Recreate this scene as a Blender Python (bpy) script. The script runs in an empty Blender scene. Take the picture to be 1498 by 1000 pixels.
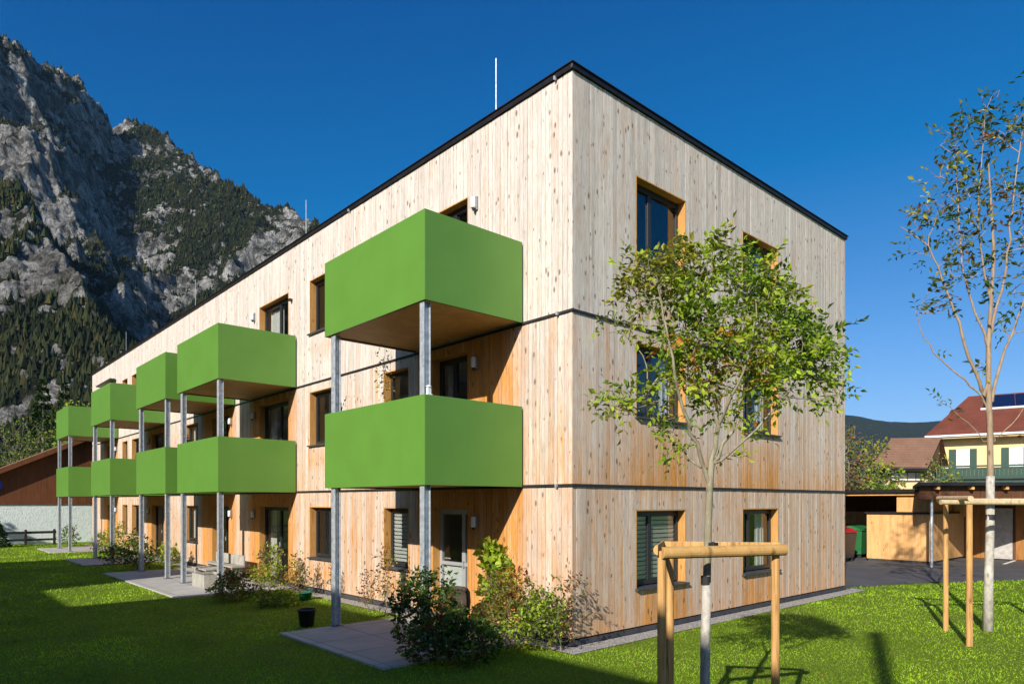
import bpy, math, random
import numpy as np
from mathutils import Vector
random.seed(7); np.random.seed(7)
rng = np.random.default_rng(11)
sc = bpy.context.scene
COL = sc.collection

# ------------------------------------------------------------------ camera
CAM = Vector((-8.33, -7.705, 2.4))
RT = Vector((0.741, -0.6715, 0)).normalized()       # to the right of the view
FW = Vector((0.6715, 0.741, 0)).normalized()        # straight ahead
cd = bpy.data.cameras.new('camera'); cam = bpy.data.objects.new('camera', cd); COL.objects.link(cam)
cam.location = CAM
cam.rotation_euler = (math.radians(90), 0, math.atan2(-FW.x, FW.y))
cd.sensor_width = 36; cd.lens = 36 * 998 / 1498; cd.shift_y = 234 / 1498
cd.clip_start = 0.1; cd.clip_end = 20000
sc.camera = cam

# ------------------------------------------------------------------ world, sun, exposure
SUN_EL = math.radians(27.4)
SH = Vector((-0.930, -0.367, 0)).normalized()        # horizontal direction towards the sun
SUNV = Vector((SH.x * math.cos(SUN_EL), SH.y * math.cos(SUN_EL), math.sin(SUN_EL)))
w = bpy.data.worlds.new("World"); sc.world = w; w.use_nodes = True
nt = w.node_tree; nt.nodes.clear()
sky = nt.nodes.new('ShaderNodeTexSky'); sky.sky_type = 'NISHITA'; sky.sun_disc = False
sky.sun_elevation = SUN_EL; sky.sun_rotation = math.atan2(SH.x, SH.y)
sky.altitude = 300; sky.air_density = 1.0; sky.dust_density = 1.3; sky.ozone_density = 6.0
bg = nt.nodes.new('ShaderNodeBackground'); bg.inputs['Strength'].default_value = 0.098
wo = nt.nodes.new('ShaderNodeOutputWorld')

# a polarising filter takes the white veil out of the deep sky and leaves the horizon pale
sp_ = nt.nodes.new('ShaderNodeSeparateColor'); cb_ = nt.nodes.new('ShaderNodeCombineColor'); nt.links.new(sky.outputs[0], sp_.inputs[0])
for i_, (k_, o_) in enumerate(((1.0, -.93), (.86, -.38), (.92, 0.0))):
    ml = nt.nodes.new('ShaderNodeMath'); ml.operation = 'MULTIPLY_ADD'; ml.inputs[1].default_value = k_; ml.inputs[2].default_value = o_; nt.links.new(sp_.outputs[i_], ml.inputs[0])
    mx_ = nt.nodes.new('ShaderNodeMath'); mx_.operation = 'MAXIMUM'; mx_.inputs[1].default_value = 0.0; nt.links.new(ml.outputs[0], mx_.inputs[0]); nt.links.new(mx_.outputs[0], cb_.inputs[i_])
nt.links.new(cb_.outputs[0], bg.inputs[0]); nt.links.new(bg.outputs[0], wo.inputs[0])
sl = bpy.data.lights.new('sun', 'SUN'); sl.energy = 4.8; sl.angle = math.radians(0.5); sl.color = (1.0, 0.935, 0.84)
so = bpy.data.objects.new('sun', sl); COL.objects.link(so)
so.rotation_euler = SUNV.to_track_quat('Z', 'Y').to_euler(); so.location = (-30, -20, 40)
vs = sc.view_settings; vs.view_transform = 'Standard'; vs.look = 'None'; vs.exposure = 0.52; vs.gamma = 1; vs.use_curve_mapping = False
sc.cycles.max_bounces = 8; sc.cycles.transparent_max_bounces = 16
sc.cycles.use_denoising = True

# ------------------------------------------------------------------ materials
class NT:
    def __init__(s, name):
        s.m = bpy.data.materials.new(name); s.m.use_nodes = True; s.t = s.m.node_tree; s.t.nodes.clear()
        s.out = s.t.nodes.new('ShaderNodeOutputMaterial'); s.b = s.t.nodes.new('ShaderNodeBsdfPrincipled')
        s.t.links.new(s.b.outputs[0], s.out.inputs[0])
    def n(s, typ, **k):
        x = s.t.nodes.new('ShaderNode' + typ)
        for a, v in k.items():
            if a.startswith('_'): setattr(x, a[1:], v)
            else: x.inputs[a.replace('__', ' ')].default_value = v
        return x
    def l(s, a, b): s.t.links.new(a, b)
    def coord(s, scale=(1, 1, 1), loc=(0, 0, 0)):
        g = s.n('NewGeometry'); m = s.n('Mapping'); m.inputs['Scale'].default_value = scale; m.inputs['Location'].default_value = loc
        s.l(g.outputs['Position'], m.inputs['Vector']); return m.outputs[0]
    def noise(s, vec, scale, detail=4, rough=.55, dist=0):
        x = s.n('TexNoise', Scale=scale, Detail=detail, Roughness=rough, Distortion=dist); s.l(vec, x.inputs['Vector']); return x.outputs[0]
    def ramp(s, fac, stops):
        r = s.n('ValToRGB'); e = r.color_ramp.elements
        while len(e) < len(stops): e.new(.5)
        for q, (p, c) in zip(e, stops): q.position = p; q.color = (*c, 1) if len(c) == 3 else c
        s.l(fac, r.inputs[0]); return r.outputs[0]
    def mix(s, fac, a, b, mode='MIX'):
        x = s.n('Mix', _data_type='RGBA', _blend_type=mode)
        for val, i in ((fac, 0), (a, 6), (b, 7)):
            if isinstance(val, (int, float)): x.inputs[i].default_value = val
            elif isinstance(val, tuple): x.inputs[i].default_value = (*val, 1)
            else: s.l(val, x.inputs[i])
        return x.outputs[2]
    def math(s, op, a, b=0, c=0, clamp=False):
        x = s.n('Math', _operation=op, _use_clamp=clamp)
        for val, i in ((a, 0), (b, 1), (c, 2)):
            if isinstance(val, (int, float)): x.inputs[i].default_value = val
            else: s.l(val, x.inputs[i])
        return x.outputs[0]
    def mr(s, v, a, b, c, d):
        x = s.n('MapRange', _clamp=True); s.l(v, x.inputs[0])
        for i, q in enumerate((a, b, c, d)): x.inputs[i + 1].default_value = q
        return x.outputs[0]
    def bump(s, h, strength=.3, dist=.01):
        b = s.n('Bump', Strength=strength, Distance=dist); s.l(h, b.inputs['Height']); s.l(b.outputs[0], s.b.inputs['Normal'])
    def col(s, c):
        if isinstance(c, tuple): s.b.inputs['Base Color'].default_value = (*c, 1)
        else: s.l(c, s.b.inputs['Base Color'])
    def set(s, rough=.6, metal=0, spec=.5):
        s.b.inputs['Roughness'].default_value = rough; s.b.inputs['Metallic'].default_value = metal
        s.b.inputs['Specular IOR Level'].default_value = spec; return s.m
WHITE = (1, 1, 1)

def plain(name, c, rough=.6, metal=0, spec=.4, var=.15, vs=6, bump=0, bs=60, bd=.003):
    t = NT(name); p = t.coord()
    f = t.mr(t.noise(p, vs, 5, .6), .3, .7, 1 - var, 1 + var)
    cc = t.n('CombineColor'); 
    for i in range(3): t.l(f, cc.inputs[i])
    t.col(t.mix(1.0, c, cc.outputs[0], 'MULTIPLY'))
    if bump: t.bump(t.noise(p, bs, 4), bump, bd)
    return t.set(rough, metal, spec)

def wood_boards():
    t = NT('larch boards'); a = t.n('Attribute', _attribute_name='wood'); sep = t.n('SeparateColor'); t.l(a.outputs['Color'], sep.inputs[0])
    W, Rn, Wr = sep.outputs[0], sep.outputs[1], sep.outputs[2]
    g = t.n('NewGeometry'); sp = t.n('SeparateXYZ'); t.l(g.outputs['Position'], sp.inputs[0])
    u = t.math('ADD', sp.outputs[0], sp.outputs[1])
    cv = t.n('CombineXYZ'); t.l(u, cv.inputs[0]); t.l(t.math('MULTIPLY', Rn, 37.0), cv.inputs[1]); t.l(sp.outputs[2], cv.inputs[2])
    def m(scale):
        mp = t.n('Mapping'); mp.inputs['Scale'].default_value = scale; t.l(cv.outputs[0], mp.inputs['Vector']); return mp.outputs[0]
    grain = t.noise(m((60, 1, 1.6)), 1.0, 6, .65, 1.2)
    fine = t.noise(m((160, 1, 5)), 1.0, 3, .6)
    blotch = t.noise(m((3, 1, .9)), 1.0, 5, .65)
    streak = t.noise(m((9, 1, .35)), 1.0, 4, .6)
    # weathering factor: vertex value plus stains that have shapes of their own
    wf = t.math('ADD', W, t.mr(blotch, .25, .75, -.36, .36)); wf = t.math('ADD', wf, t.mr(streak, .3, .7, -.2, .2), clamp=True)
    fresh = t.ramp(grain, [(.25, (.42, .170, .034)), (.5, (.60, .265, .060)), (.78, (.73, .385, .12))])
    old = t.ramp(grain, [(.20, (.38, .315, .255)), (.40, (.57, .51, .44)), (.72, (.73, .685, .62))])
    c = t.mix(wf, fresh, old)
    # each board has its own tone
    tone = t.mr(Wr, 0, 1, .88, 1.08); cc = t.n('CombineColor'); 
    for i in range(3): t.l(tone, cc.inputs[i])
    c = t.mix(1.0, c, cc.outputs[0], 'MULTIPLY')
    # grey mould streaks
    gs = t.mr(t.noise(m((16, 1, .8)), 1.0, 6, .75), .53, .70, 0, .75); c = t.mix(t.math('MULTIPLY', gs, wf), c, (.30, .265, .225))
    # knots
    v = t.n('TexVoronoi', Scale=1.0, Randomness=1.0); t.l(m((8.5, 5.0, 3.9)), v.inputs['Vector'])
    v2 = t.n('SeparateColor'); t.l(v.outputs['Color'], v2.inputs[0]); kr = t.math('MULTIPLY_ADD', v2.outputs[1], .22, .05)
    kn = t.mr(t.math('DIVIDE', v.outputs['Distance'], kr), .55, 1.1, 1, 0)
    keep = t.math('GREATER_THAN', v2.outputs[0], .12)
    kn = t.math('MULTIPLY', kn, keep); c = t.mix(t.math('MULTIPLY', kn, .82), c, (.15, .075, .03))
    c = t.mix(t.mr(fine, .52, .68, 0, .6), c, (.20, .13, .08))
    t.col(c); h = t.math('ADD', t.math('MULTIPLY', grain, .6), t.math('MULTIPLY', fine, .4)); t.bump(h, .35, .003)
    return t.set(.78, 0, .25)

def wood_plain(name, dark, mid, light, scale=(30, 30, 1.5), rough=.7, knots=True, bs=.3):
    t = NT(name); p = t.coord(scale); g = t.noise(p, 1.0, 6, .62, 1.0)
    c = t.ramp(g, [(.25, dark), (.5, mid), (.78, light)])
    b = t.noise(t.coord(), 2.5, 4); c = t.mix(t.mr(b, .45, .8, 0, .35), c, dark)
    if knots:
        v = t.n('TexVoronoi', Scale=1.0); t.l(t.coord((5, 5, 2.2)), v.inputs['Vector']); c = t.mix(t.mr(v.outputs['Distance'], .05, .16, .7, 0), c, tuple(x * .3 for x in dark))
    t.col(c); t.bump(g, bs, .004); return t.set(rough, 0, .3)

def leafmat(name, tr=.42, rough=.5, spec=.35):
    t = NT(name); a = t.n('Attribute', _attribute_name='col')
    t.col(a.outputs['Color']); t.set(rough, 0, spec)
    tl = t.n('BsdfTranslucent'); br = t.mix(1.0, a.outputs['Color'], (1.25, 1.35, .7), 'MULTIPLY'); t.l(br, tl.inputs[0])
    mx = t.n('MixShader'); mx.inputs[0].default_value = tr
    t.l(t.b.outputs[0], mx.inputs[1]); t.l(tl.outputs[0], mx.inputs[2]); t.l(mx.outputs[0], t.out.inputs[0]); return t.m

def glassmat():
    t = NT('window glass'); t.t.nodes.remove(t.b)
    fr = t.n('Fresnel', IOR=2.0); gq = t.n('NewGeometry'); ff_ = t.math('MULTIPLY', fr.outputs[0], t.math('SUBTRACT', 1.0, gq.outputs['Backfacing'])); gl = t.n('BsdfGlossy', Roughness=.015); gl.inputs[0].default_value = (.95, .97, 1, 1)
    tr = t.n('BsdfTransparent'); tr.inputs[0].default_value = (.86, .88, .87, 1)
    nz = t.n('Bump', Strength=.05, Distance=.02); t.l(t.noise(t.coord(), 1.2, 1), nz.inputs['Height']); t.l(nz.outputs[0], gl.inputs['Normal'])
    mx = t.n('MixShader'); t.l(ff_, mx.inputs[0]); t.l(tr.outputs[0], mx.inputs[1]); t.l(gl.outputs[0], mx.inputs[2]); t.l(mx.outputs[0], t.out.inputs[0])
    return t.m

def lawnmat():
    t = NT('lawn'); p = t.coord()
    n1 = t.noise(p, 1.1, 5, .6); n2 = t.noise(p, 22, 4, .7); n3 = t.noise(p, .25, 3)
    c = t.ramp(n2, [(.3, (.040, .075, .006)), (.55, (.15, .22, .012)), (.8, (.26, .34, .03))])
    c = t.mix(t.mr(n1, .52, .75, 0, .45), c, (.13, .15, .035)); c = t.mix(t.mr(n3, .6, .72, 0, .25), c, (.16, .13, .06))
    t.col(c); t.bump(t.noise(p, 45, 3, .7), .8, .03); return t.set(.9, 0, .15)

def asphalt():
    t = NT('asphalt'); p = t.coord(); n = t.noise(p, .9, 5, .6); f = t.noise(p, 90, 2, .7)
    c = t.ramp(n, [(.3, (.055, .052, .052)), (.7, (.105, .10, .098))]); c = t.mix(t.mr(f, .4, .7, 0, .3), c, (.16, .155, .15))
    t.col(c); t.bump(f, .5, .006); return t.set(.85, 0, .3)

def slabs(name, base=(.36, .34, .31), size=.5):
    t = NT(name); p = t.coord(); n = t.noise(p, 2.2, 5, .65); f = t.noise(p, 60, 3, .7)
    c = t.mix(t.mr(n, .35, .7, 0, .6), base, tuple(x * .62 for x in base)); c = t.mix(t.mr(f, .45, .7, 0, .25), c, tuple(min(1, x * 1.35) for x in base))
    b = t.n('TexBrick', _offset=.0, Scale=1.0, Mortar__Size=.012, Brick__Width=size, Row__Height=size); 
    b.inputs['Color1'].default_value = (1, 1, 1, 1); b.inputs['Color2'].default_value = (.88, .88, .88, 1); b.inputs['Mortar'].default_value = (.55, .52, .48, 1); t.l(p, b.inputs['Vector'])
    t.col(t.mix(1.0, c, b.outputs[0], 'MULTIPLY')); t.bump(t.mix(.5, b.outputs[0], f), .3, .008); return t.set(.85, 0, .25)

def gravel():
    t = NT('gravel'); p = t.coord(); v = t.n('TexVoronoi', Scale=38.0); t.l(p, v.inputs['Vector'])
    s = t.n('SeparateColor'); t.l(v.outputs['Color'], s.inputs[0]); c = t.ramp(s.outputs[0], [(0, (.30, .28, .25)), (.5, (.50, .48, .44)), (1, (.68, .66, .62))])
    t.col(t.mix(t.mr(v.outputs['Distance'], .3, .6, 0, .6), c, (.12, .11, .10))); t.bump(v.outputs['Distance'], 1.0, -.02); return t.set(.85, 0, .3)

def mountainmat():
    t = NT('mountain rock and scree'); a = t.n('Attribute', _attribute_name='col'); s = t.n('SeparateColor'); t.l(a.outputs['Color'], s.inputs[0])
    p = t.coord(); ps = t.coord((1, 1, .35))
    n1 = t.noise(ps, .012, 8, .68, .6); n2 = t.noise(ps, .045, 10, .78, .5); n3 = t.noise(p, .035, 8, .75)
    rock = t.ramp(n2, [(.36, (.03, .03, .03)), (.45, (.13, .13, .12)), (.52, (.42, .41, .385)), (.62, (.76, .75, .71))])  # dark stops paint crevice shade into the rock, pale stops its sunlit faces
    rock = t.mix(t.mr(n1, .38, .62, 0, .55), rock, (.09, .08, .06))
    n4 = t.noise(ps, .25, 8, .75, .3); rock = t.mix(t.mr(n4, .38, .54, .7, 0), rock, (.03, .03, .026))
    veg = t.ramp(t.noise(p, .09, 5, .7), [(.35, (.008, .011, .005)), (.6, (.026, .030, .010)), (.8, (.07, .062, .022))])
    f = t.math('ADD', s.outputs[0], t.mr(n3, .35, .65, -.6, .6)); f = t.mr(f, .44, .54, 0, 1)
    t.col(t.mix(f, rock, veg)); h = t.math('ADD', t.math('MULTIPLY', n2, 1.0), t.math('MULTIPLY', n4, .5))
    t.bump(h, 1.0, 14.0); return t.set(.95, 0, .1)

def tiles(name, c1, c2, rows=.3, axis='z'):
    t = NT(name); g = t.n('NewGeometry'); sp = t.n('SeparateXYZ'); t.l(g.outputs['Position'], sp.inputs[0])
    n = t.noise(t.coord((1, 1, 3)), 5, 4, .7); c = t.mix(t.mr(n, .3, .7, 0, 1), c1, c2); n2 = t.noise(t.coord(), .8, 4)
    c = t.mix(t.mr(n2, .4, .75, 0, .45), c, tuple(x * .5 for x in c1))
    wv = t.math('FRACT', t.math('MULTIPLY', sp.outputs[2], 1 / .19)); c = t.mix(t.mr(wv, 0, .22, .6, 0), c, tuple(x * .3 for x in c1))
    t.col(c); t.bump(wv, .6, .03); return t.set(.75, 0, .3)

M = {}
M['boards'] = wood_boards()
M['jamb'] = wood_plain('fresh larch lining', (.36, .17, .045), (.52, .265, .075), (.62, .35, .12), (25, 25, 2))
M['backing'] = plain('shadow gap membrane', (.03, .022, .016), .9, var=.2)
M['trim'] = plain('dark metal trim', (.055, .05, .05), .45, .6, var=.2)
M['flash'] = plain('roof flashing', (.045, .042, .045), .4, .7, var=.25)
M['plinth'] = plain('bitumen plinth', (.05, .05, .055), .8, var=.3)
M['concrete'] = plain('concrete', (.42, .40, .37), .85, var=.2, bump=.3)
M['frame'] = plain('anthracite window frame', (.022, .023, .025), .4, 0, .5, var=.1)
M['silver'] = plain('silver door frame', (.42, .43, .44), .35, .3, var=.06)
M['glass'] = glassmat()
M['sill'] = plain('grey metal sill', (.10, .10, .105), .45, .5, var=.15)
M['plaster'] = plain('interior plaster', (.55, .53, .49), .9, var=.08)
M['floorin'] = plain('interior floor', (.22, .17, .12), .7)
M['blind'] = plain('white blind', (.72, .73, .70), .7, var=.08, vs=3)
M['curtain'] = plain('curtain', (.62, .60, .56), .9, var=.1)
M['green'] = plain('green balcony panel', (.105, .245, .036), .38, 0, .45, var=.05, vs=1.5)
M['greenin'] = plain('green panel edge', (.10, .22, .03), .5)
M['soffit'] = wood_plain('balcony soffit board', (.36, .21, .07), (.46, .29, .10), (.54, .36, .15), (2, 2, 2), .6, False, .1)
M['steel'] = plain('galvanised steel', (.50, .54, .57), .45, .45, .5, var=.3, vs=12)
M['steelbase'] = plain('steel foot', (.22, .23, .25), .5, .6, var=.3)
M['lampw'] = plain('lamp glass', (.75, .77, .78), .25, 0, .5, var=.03)
M['lampg'] = plain('lamp housing', (.28, .29, .30), .4, .5)
M['lawn'] = lawnmat(); M['asphalt'] = asphalt(); M['slab'] = slabs('patio slabs', (.46, .44, .41), 1.0); M['gravel'] = gravel()
M['mount'] = mountainmat()
M['leaf'] = leafmat('leaves'); M['forest'] = leafmat('conifer foliage', .1, .8, .1); M['grass'] = leafmat('grass blades', .25, .55, .3)
M['bark'] = wood_plain('bark', (.10, .085, .06), (.20, .18, .13), (.32, .29, .22), (14, 14, 5), .9, True, .8)
M['barkbrown'] = wood_plain('light brown bark', (.16, .11, .07), (.30, .22, .14), (.42, .33, .23), (14, 14, 4), .8, True, .5)
M['palebark'] = wood_plain('pale olive bark', (.10, .085, .05), (.25, .22, .145), (.42, .38, .27), (20, 20, 5), .9, True, .6)
M['lime'] = wood_plain('limewashed bark', (.20, .18, .14), (.42, .39, .33), (.62, .59, .52), (10, 10, 6), .9, True, .7)
M['stake'] = wood_plain('round pine stake', (.20, .095, .03), (.54, .30, .10), (.68, .43, .18), (22, 22, 1.6), .7, True, .3)
M['stakepale'] = wood_plain('weathered pine stake', (.34, .24, .13), (.54, .41, .24), (.66, .53, .35), (18, 18, 2), .8, True, .5)
M['stakedark'] = wood_plain('weathered bar', (.28, .15, .045), (.48, .28, .09), (.62, .40, .16), (6, 6, 6), .7, True, .4)
M['rubber'] = plain('black rubber', (.018, .018, .018), .6)
M['white'] = plain('white paint', (.78, .78, .76), .5, var=.08)
M['black'] = plain('black plastic', (.025, .025, .028), .5)
M['red'] = plain('red plastic', (.45, .015, .02), .45)
M['binG'] = plain('green plastic', (.02, .14, .04), .5)
M['teal'] = plain('dark green pot', (.01, .12, .07), .5)
M['yellow'] = plain('yellow plaster', (.66, .52, .27), .9, var=.07, vs=2)
M['redroof'] = tiles('red roof tiles', (.135, .038, .022), (.20, .06, .035))
M['brownroof'] = tiles('brown roof tiles', (.20, .105, .062), (.27, .155, .095))
M['panel'] = plain('solar collector', (.008, .018, .06), .12, .2, .6, var=.1)
M['dgreen'] = plain('dark green paint', (.006, .045, .027), .5, var=.2)
M['carwood'] = wood_plain('brown carport boards', (.22, .085, .022), (.34, .15, .04), (.44, .22, .07), (10, 10, 1), .7, False)
M['dwood'] = wood_plain('dark stained timber', (.055, .022, .010), (.10, .042, .018), (.16, .07, .03), (20, 20, 1.5), .6, False)
M['barnwood'] = wood_plain('red brown barn boards', (.075, .025, .010), (.13, .045, .016), (.19, .07, .025), (14, 14, 1), .7, False)
M['barnwall'] = plain('pale rough render', (.66, .74, .71), .9, var=.12, vs=5, bump=.9, bs=14, bd=.03)
M['shedwood'] = wood_plain('spruce cladding', (.46, .225, .07), (.66, .37, .14), (.76, .48, .22), (9, 9, .8), .7, True)
M['greywood'] = wood_plain('grey weathered timber', (.20, .185, .16), (.36, .34, .29), (.48, .46, .41), (10, 10, 3), .85, False)
M['terracotta'] = plain('eave tiles', (.46, .22, .15), .7, var=.3)
M['wicker'] = plain('dark wicker', (.06, .042, .03), .7, var=.4, vs=30, bump=.8, bs=80)
M['darkmetal'] = plain('dark post paint', (.05, .05, .05), .5, .3)
M['blue'] = plain('blue enamel', (.01, .06, .45), .35)
M['grassdark'] = plain('brown timber rail', (.018, .014, .011), .8)
M['neigh'] = wood_plain('neighbour cladding', (.30, .18, .09), (.48, .34, .20), (.60, .46, .30), (8, 8, 1), .8, False)

# ------------------------------------------------------------------ mesh helpers
ORG = {}
class MB:
    """collects shapes in world coordinates; build() links them as one mesh object"""
    def __init__(s): s.v = []; s.f = []; s.c = []; s.fr = None
    def frame(s, o, r, f): s.fr = (Vector(o), Vector(r), Vector(f)); return s
    def add(s, vs, fs, col=None):
        b = len(s.v)
        for p in vs:
            if s.fr: o, r, f = s.fr; p = o + r * p[0] + f * p[1] + Vector((0, 0, p[2]))
            s.v.append((p[0], p[1], p[2]))
        s.f += [tuple(b + i for i in q) for q in fs]
        if col is not None: s.c += [col] * len(vs)
        return s
    def box(s, x0, x1, y0, y1, z0, z1):
        x0, x1 = min(x0, x1), max(x0, x1); y0, y1 = min(y0, y1), max(y0, y1)
        return s.add([(x, y, z) for z in (z0, z1) for y in (y0, y1) for x in (x0, x1)],
                     [(0, 2, 3, 1), (4, 5, 7, 6), (0, 1, 5, 4), (2, 6, 7, 3), (0, 4, 6, 2), (1, 3, 7, 5)])
    def tube(s, pts, rad, n=8, cap=True, jit=0):
        pts = [Vector(p) for p in pts]; m = len(pts); vs = []; fs = []
        if not hasattr(rad, '__len__'): rad = [rad] * m
        up = None
        for i in range(m):
            d = (pts[min(i + 1, m - 1)] - pts[max(i - 1, 0)]).normalized()
            if up is None: up = Vector((1, 0, 0)) if abs(d.x) < .8 else Vector((0, 1, 0))
            a = (up - d * up.dot(d)).normalized(); up = a; b = d.cross(a)
            for k in range(n):
                th = 2 * math.pi * k / n; r = rad[i] * (1 + random.uniform(-jit, jit)); vs.append(pts[i] + (a * math.cos(th) + b * math.sin(th)) * r)
        for i in range(m - 1):
            for k in range(n):
                k2 = (k + 1) % n; fs.append((i * n + k, i * n + k2, (i + 1) * n + k2, (i + 1) * n + k))
        if cap: fs.append(tuple(range(n - 1, -1, -1))); fs.append(tuple((m - 1) * n + k for k in range(n)))
        return s.add(vs, fs)
    def lathe(s, c, prof, n=16):
        vs = [(c[0] + r * math.cos(2 * math.pi * k / n), c[1] + r * math.sin(2 * math.pi * k / n), c[2] + z) for r, z in prof for k in range(n)]
        fs = [(i * n + k, i * n + (k + 1) % n, (i + 1) * n + (k + 1) % n, (i + 1) * n + k) for i in range(len(prof) - 1) for k in range(n)]
        return s.add(vs, fs)
    def quad(s, a, b, c, d): return s.add([a, b, c, d], [(0, 1, 2, 3)])
    def slab(s, poly, th):
        """planar polygon given thickness along -normal"""
        P = [Vector(p) for p in poly]; nrm = (P[1] - P[0]).cross(P[2] - P[0]).normalized(); n = len(P)
        return s.add([tuple(p) for p in P] + [tuple(p - nrm * th) for p in P],
                     [tuple(range(n)), tuple(range(2 * n - 1, n - 1, -1))] + [(i, i + n, (i + 1) % n + n, (i + 1) % n) for i in range(n)])
    def build(s, name, mat, parent=None, bevel=0, smooth=False, attr='col', subpart_of=None):
        o = meshobj(name, np.array(s.v, float).reshape(-1, 3), s.f, mat, parent, np.array(s.c) if s.c else None, attr)
        if smooth:
            for p in o.data.polygons: p.use_smooth = True
        if bevel:
            b = o.modifiers.new('bevel', 'BEVEL'); b.width = bevel; b.segments = 2; b.limit_method = 'ANGLE'
        return o

def meshobj(name, v, f, mat, parent=None, col=None, attr='col', smooth=False):
    v = np.asarray(v, dtype=np.float64)
    org = ORG[parent.name] if parent is not None else (v.mean(0) * [1, 1, 0] + [0, 0, v[:, 2].min()] if len(v) else np.zeros(3))
    me = bpy.data.meshes.new(name); lv = (v - org).astype(np.float32)
    if isinstance(f, np.ndarray):
        k = f.shape[1]; me.vertices.add(len(lv)); me.vertices.foreach_set('co', lv.ravel())
        me.loops.add(f.size); me.loops.foreach_set('vertex_index', f.astype(np.int32).ravel())
        me.polygons.add(len(f)); me.polygons.foreach_set('loop_start', np.arange(0, f.size, k, dtype=np.int32))
        me.polygons.foreach_set('use_smooth', np.full(len(f), smooth)); me.update(calc_edges=True)
    else: me.from_pydata(lv.tolist(), [], f); me.update()
    me.materials.append(mat)
    if col is not None:
        a = me.color_attributes.new(attr, 'FLOAT_COLOR', 'POINT'); c = np.asarray(col, dtype=np.float32)
        if c.shape[1] == 3: c = np.hstack([c, np.ones((len(c), 1), np.float32)])
        a.data.foreach_set('color', c.ravel())
    o = bpy.data.objects.new(name, me); COL.objects.link(o)
    if parent is None: o.location = org
    else: o.parent = parent
    ORG[o.name] = np.array(org, float)
    return o
def thing(name, label, cat, loc, group=None):
    o = bpy.data.objects.new(name, None); COL.objects.link(o); o.location = loc; ORG[o.name] = np.array(loc, float)
    o.empty_display_size = .2; return tag(o, label, cat, group)
def tag(o, label, cat, group=None):
    o['label'] = label; o['category'] = cat
    if group: o['group'] = group
    return o
def struct(o, label=None):
    o['kind'] = 'structure'
    if label: o['label'] = label
    return o
def V(x, d, z=0):                                      # a point x metres right of and d metres ahead of the viewpoint
    p = CAM + RT * x + FW * d; return Vector((p.x, p.y, z))

# value noise in numpy for terrain and masks
def vnoise(x, y, seed=0):
    xi = np.floor(x).astype(np.int64); yi = np.floor(y).astype(np.int64); xf = x - xi; yf = y - yi
    def h(a, b):
        n = (a * 374761393 + b * 668265263 + seed * 1442695041) & 0xffffffff; n = ((n ^ (n >> 13)) * 1274126177) & 0xffffffff; n ^= n >> 16
        return (n & 0xffff) / 65535.0
    u = xf * xf * (3 - 2 * xf); v = yf * yf * (3 - 2 * yf)
    return (h(xi, yi) * (1 - u) + h(xi + 1, yi) * u) * (1 - v) + (h(xi, yi + 1) * (1 - u) + h(xi + 1, yi + 1) * u) * v
def fbm(x, y, o=5, seed=0, g=.5):
    s = 0; a = 1; t = 0
    for i in range(o): s = s + a * vnoise(x * 2 ** i + 17.3 * i, y * 2 ** i - 9.1 * i, seed + i); t += a; a *= g
    return s / t
def ridged(x, y, o=5, seed=0, g=.55):
    s = 0; a = 1; t = 0
    for i in range(o): s = s + a * (1 - np.abs(2 * vnoise(x * 2 ** i + 5.7 * i, y * 2 ** i + 3.3 * i, seed + i) - 1)); t += a; a *= g
    return s / t

# ------------------------------------------------------------------ the ground
BX, BY, BH = 10.93, 36.85, 9.62                        # the timber block: along x, along y, height
def sheet(name, pts, z, mat, sub=False):
    m = MB(); m.add([(x, y, z) for x, y in pts], [tuple(range(len(pts)))]); o = m.build(name, mat); return struct(o)
G = 11000
struct(MB().add([(-G, -G, 0), (G, -G, 0), (G, G, 0), (-G, G, 0)], [(0, 1, 2, 3)]).build('ground', M['lawn']))
sheet('yard_asphalt', [(10.98, 0.3), (13.9, -0.66), (17.46, -2.75), (21, -5.4), (40, -18), (60, -18), (60, 60), (10.98, 60)], .006, M['asphalt'])
sheet('gravel_strip', [(-.42, -.42), (11.35, -.42), (11.35, -.02), (-.02, -.02), (-.02, 37.2), (-.42, 37.2)], .010, M['gravel'])
def patio(x0, x1, y0, y1, cut=0):
    m = MB(); m.box(x0, x1, y0, y1, -.05, .035); o = m.build('patio', M['slab'], bevel=.01); return struct(o)
patio(-3.15, -.44, .75, 4.3); patio(-3.15, -.44, 10.5, 18.4); patio(-3.05, -.44, 22.0, 25.9); patio(-2.9, -.44, 30.6, 34.6)
for p in ((23.2, -3.6), (23.6, -7.2), (23.4, -1.0)):
    m = MB(); x, y = p; m.add([(x, y, .012), (x + 2.6, y + .12, .012), (x + 2.6, y + .24, .012), (x, y + .12, .012)], [(0, 1, 2, 3)]); struct(m.build('parking_line', M['white']))

# ------------------------------------------------------------------ the timber block
bld = thing('apartment_building', 'long three-storey block clad in vertical larch boards with green balconies', 'apartment building', (0, 0, 0))
Z0, Z1, Z2 = .13, 2.68, 5.58
DL = [(2.76, 3.95), (10.95, 13.05), (15.62, 17.25), (23.1, 24.9), (31.4, 33.2)]        # balcony doors, left facade
WL = [(4.84, 5.86), (8.0, 9.62), (18.75, 20.35), (26.8, 28.2), (29.0, 30.0)]            # windows, left facade
SZ = [(.92, 2.28), (3.92, 5.36), (6.92, 8.37)]
DZ = [(.08, 2.28), (2.95, 5.36), (5.88, 8.37)]
openL = [(a, b, DZ[k][0], DZ[k][1]) for a, b in DL for k in range(3)] + [(a, b, *SZ[k]) for a, b in WL for k in range(3)]
WR = [(1.70, 3.30), (5.48, 7.12)]
openR = [(a, b, *z) for a, b in WR for z in ((.82, 2.26), (3.96, 5.33), (6.88, 8.36))]
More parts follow.
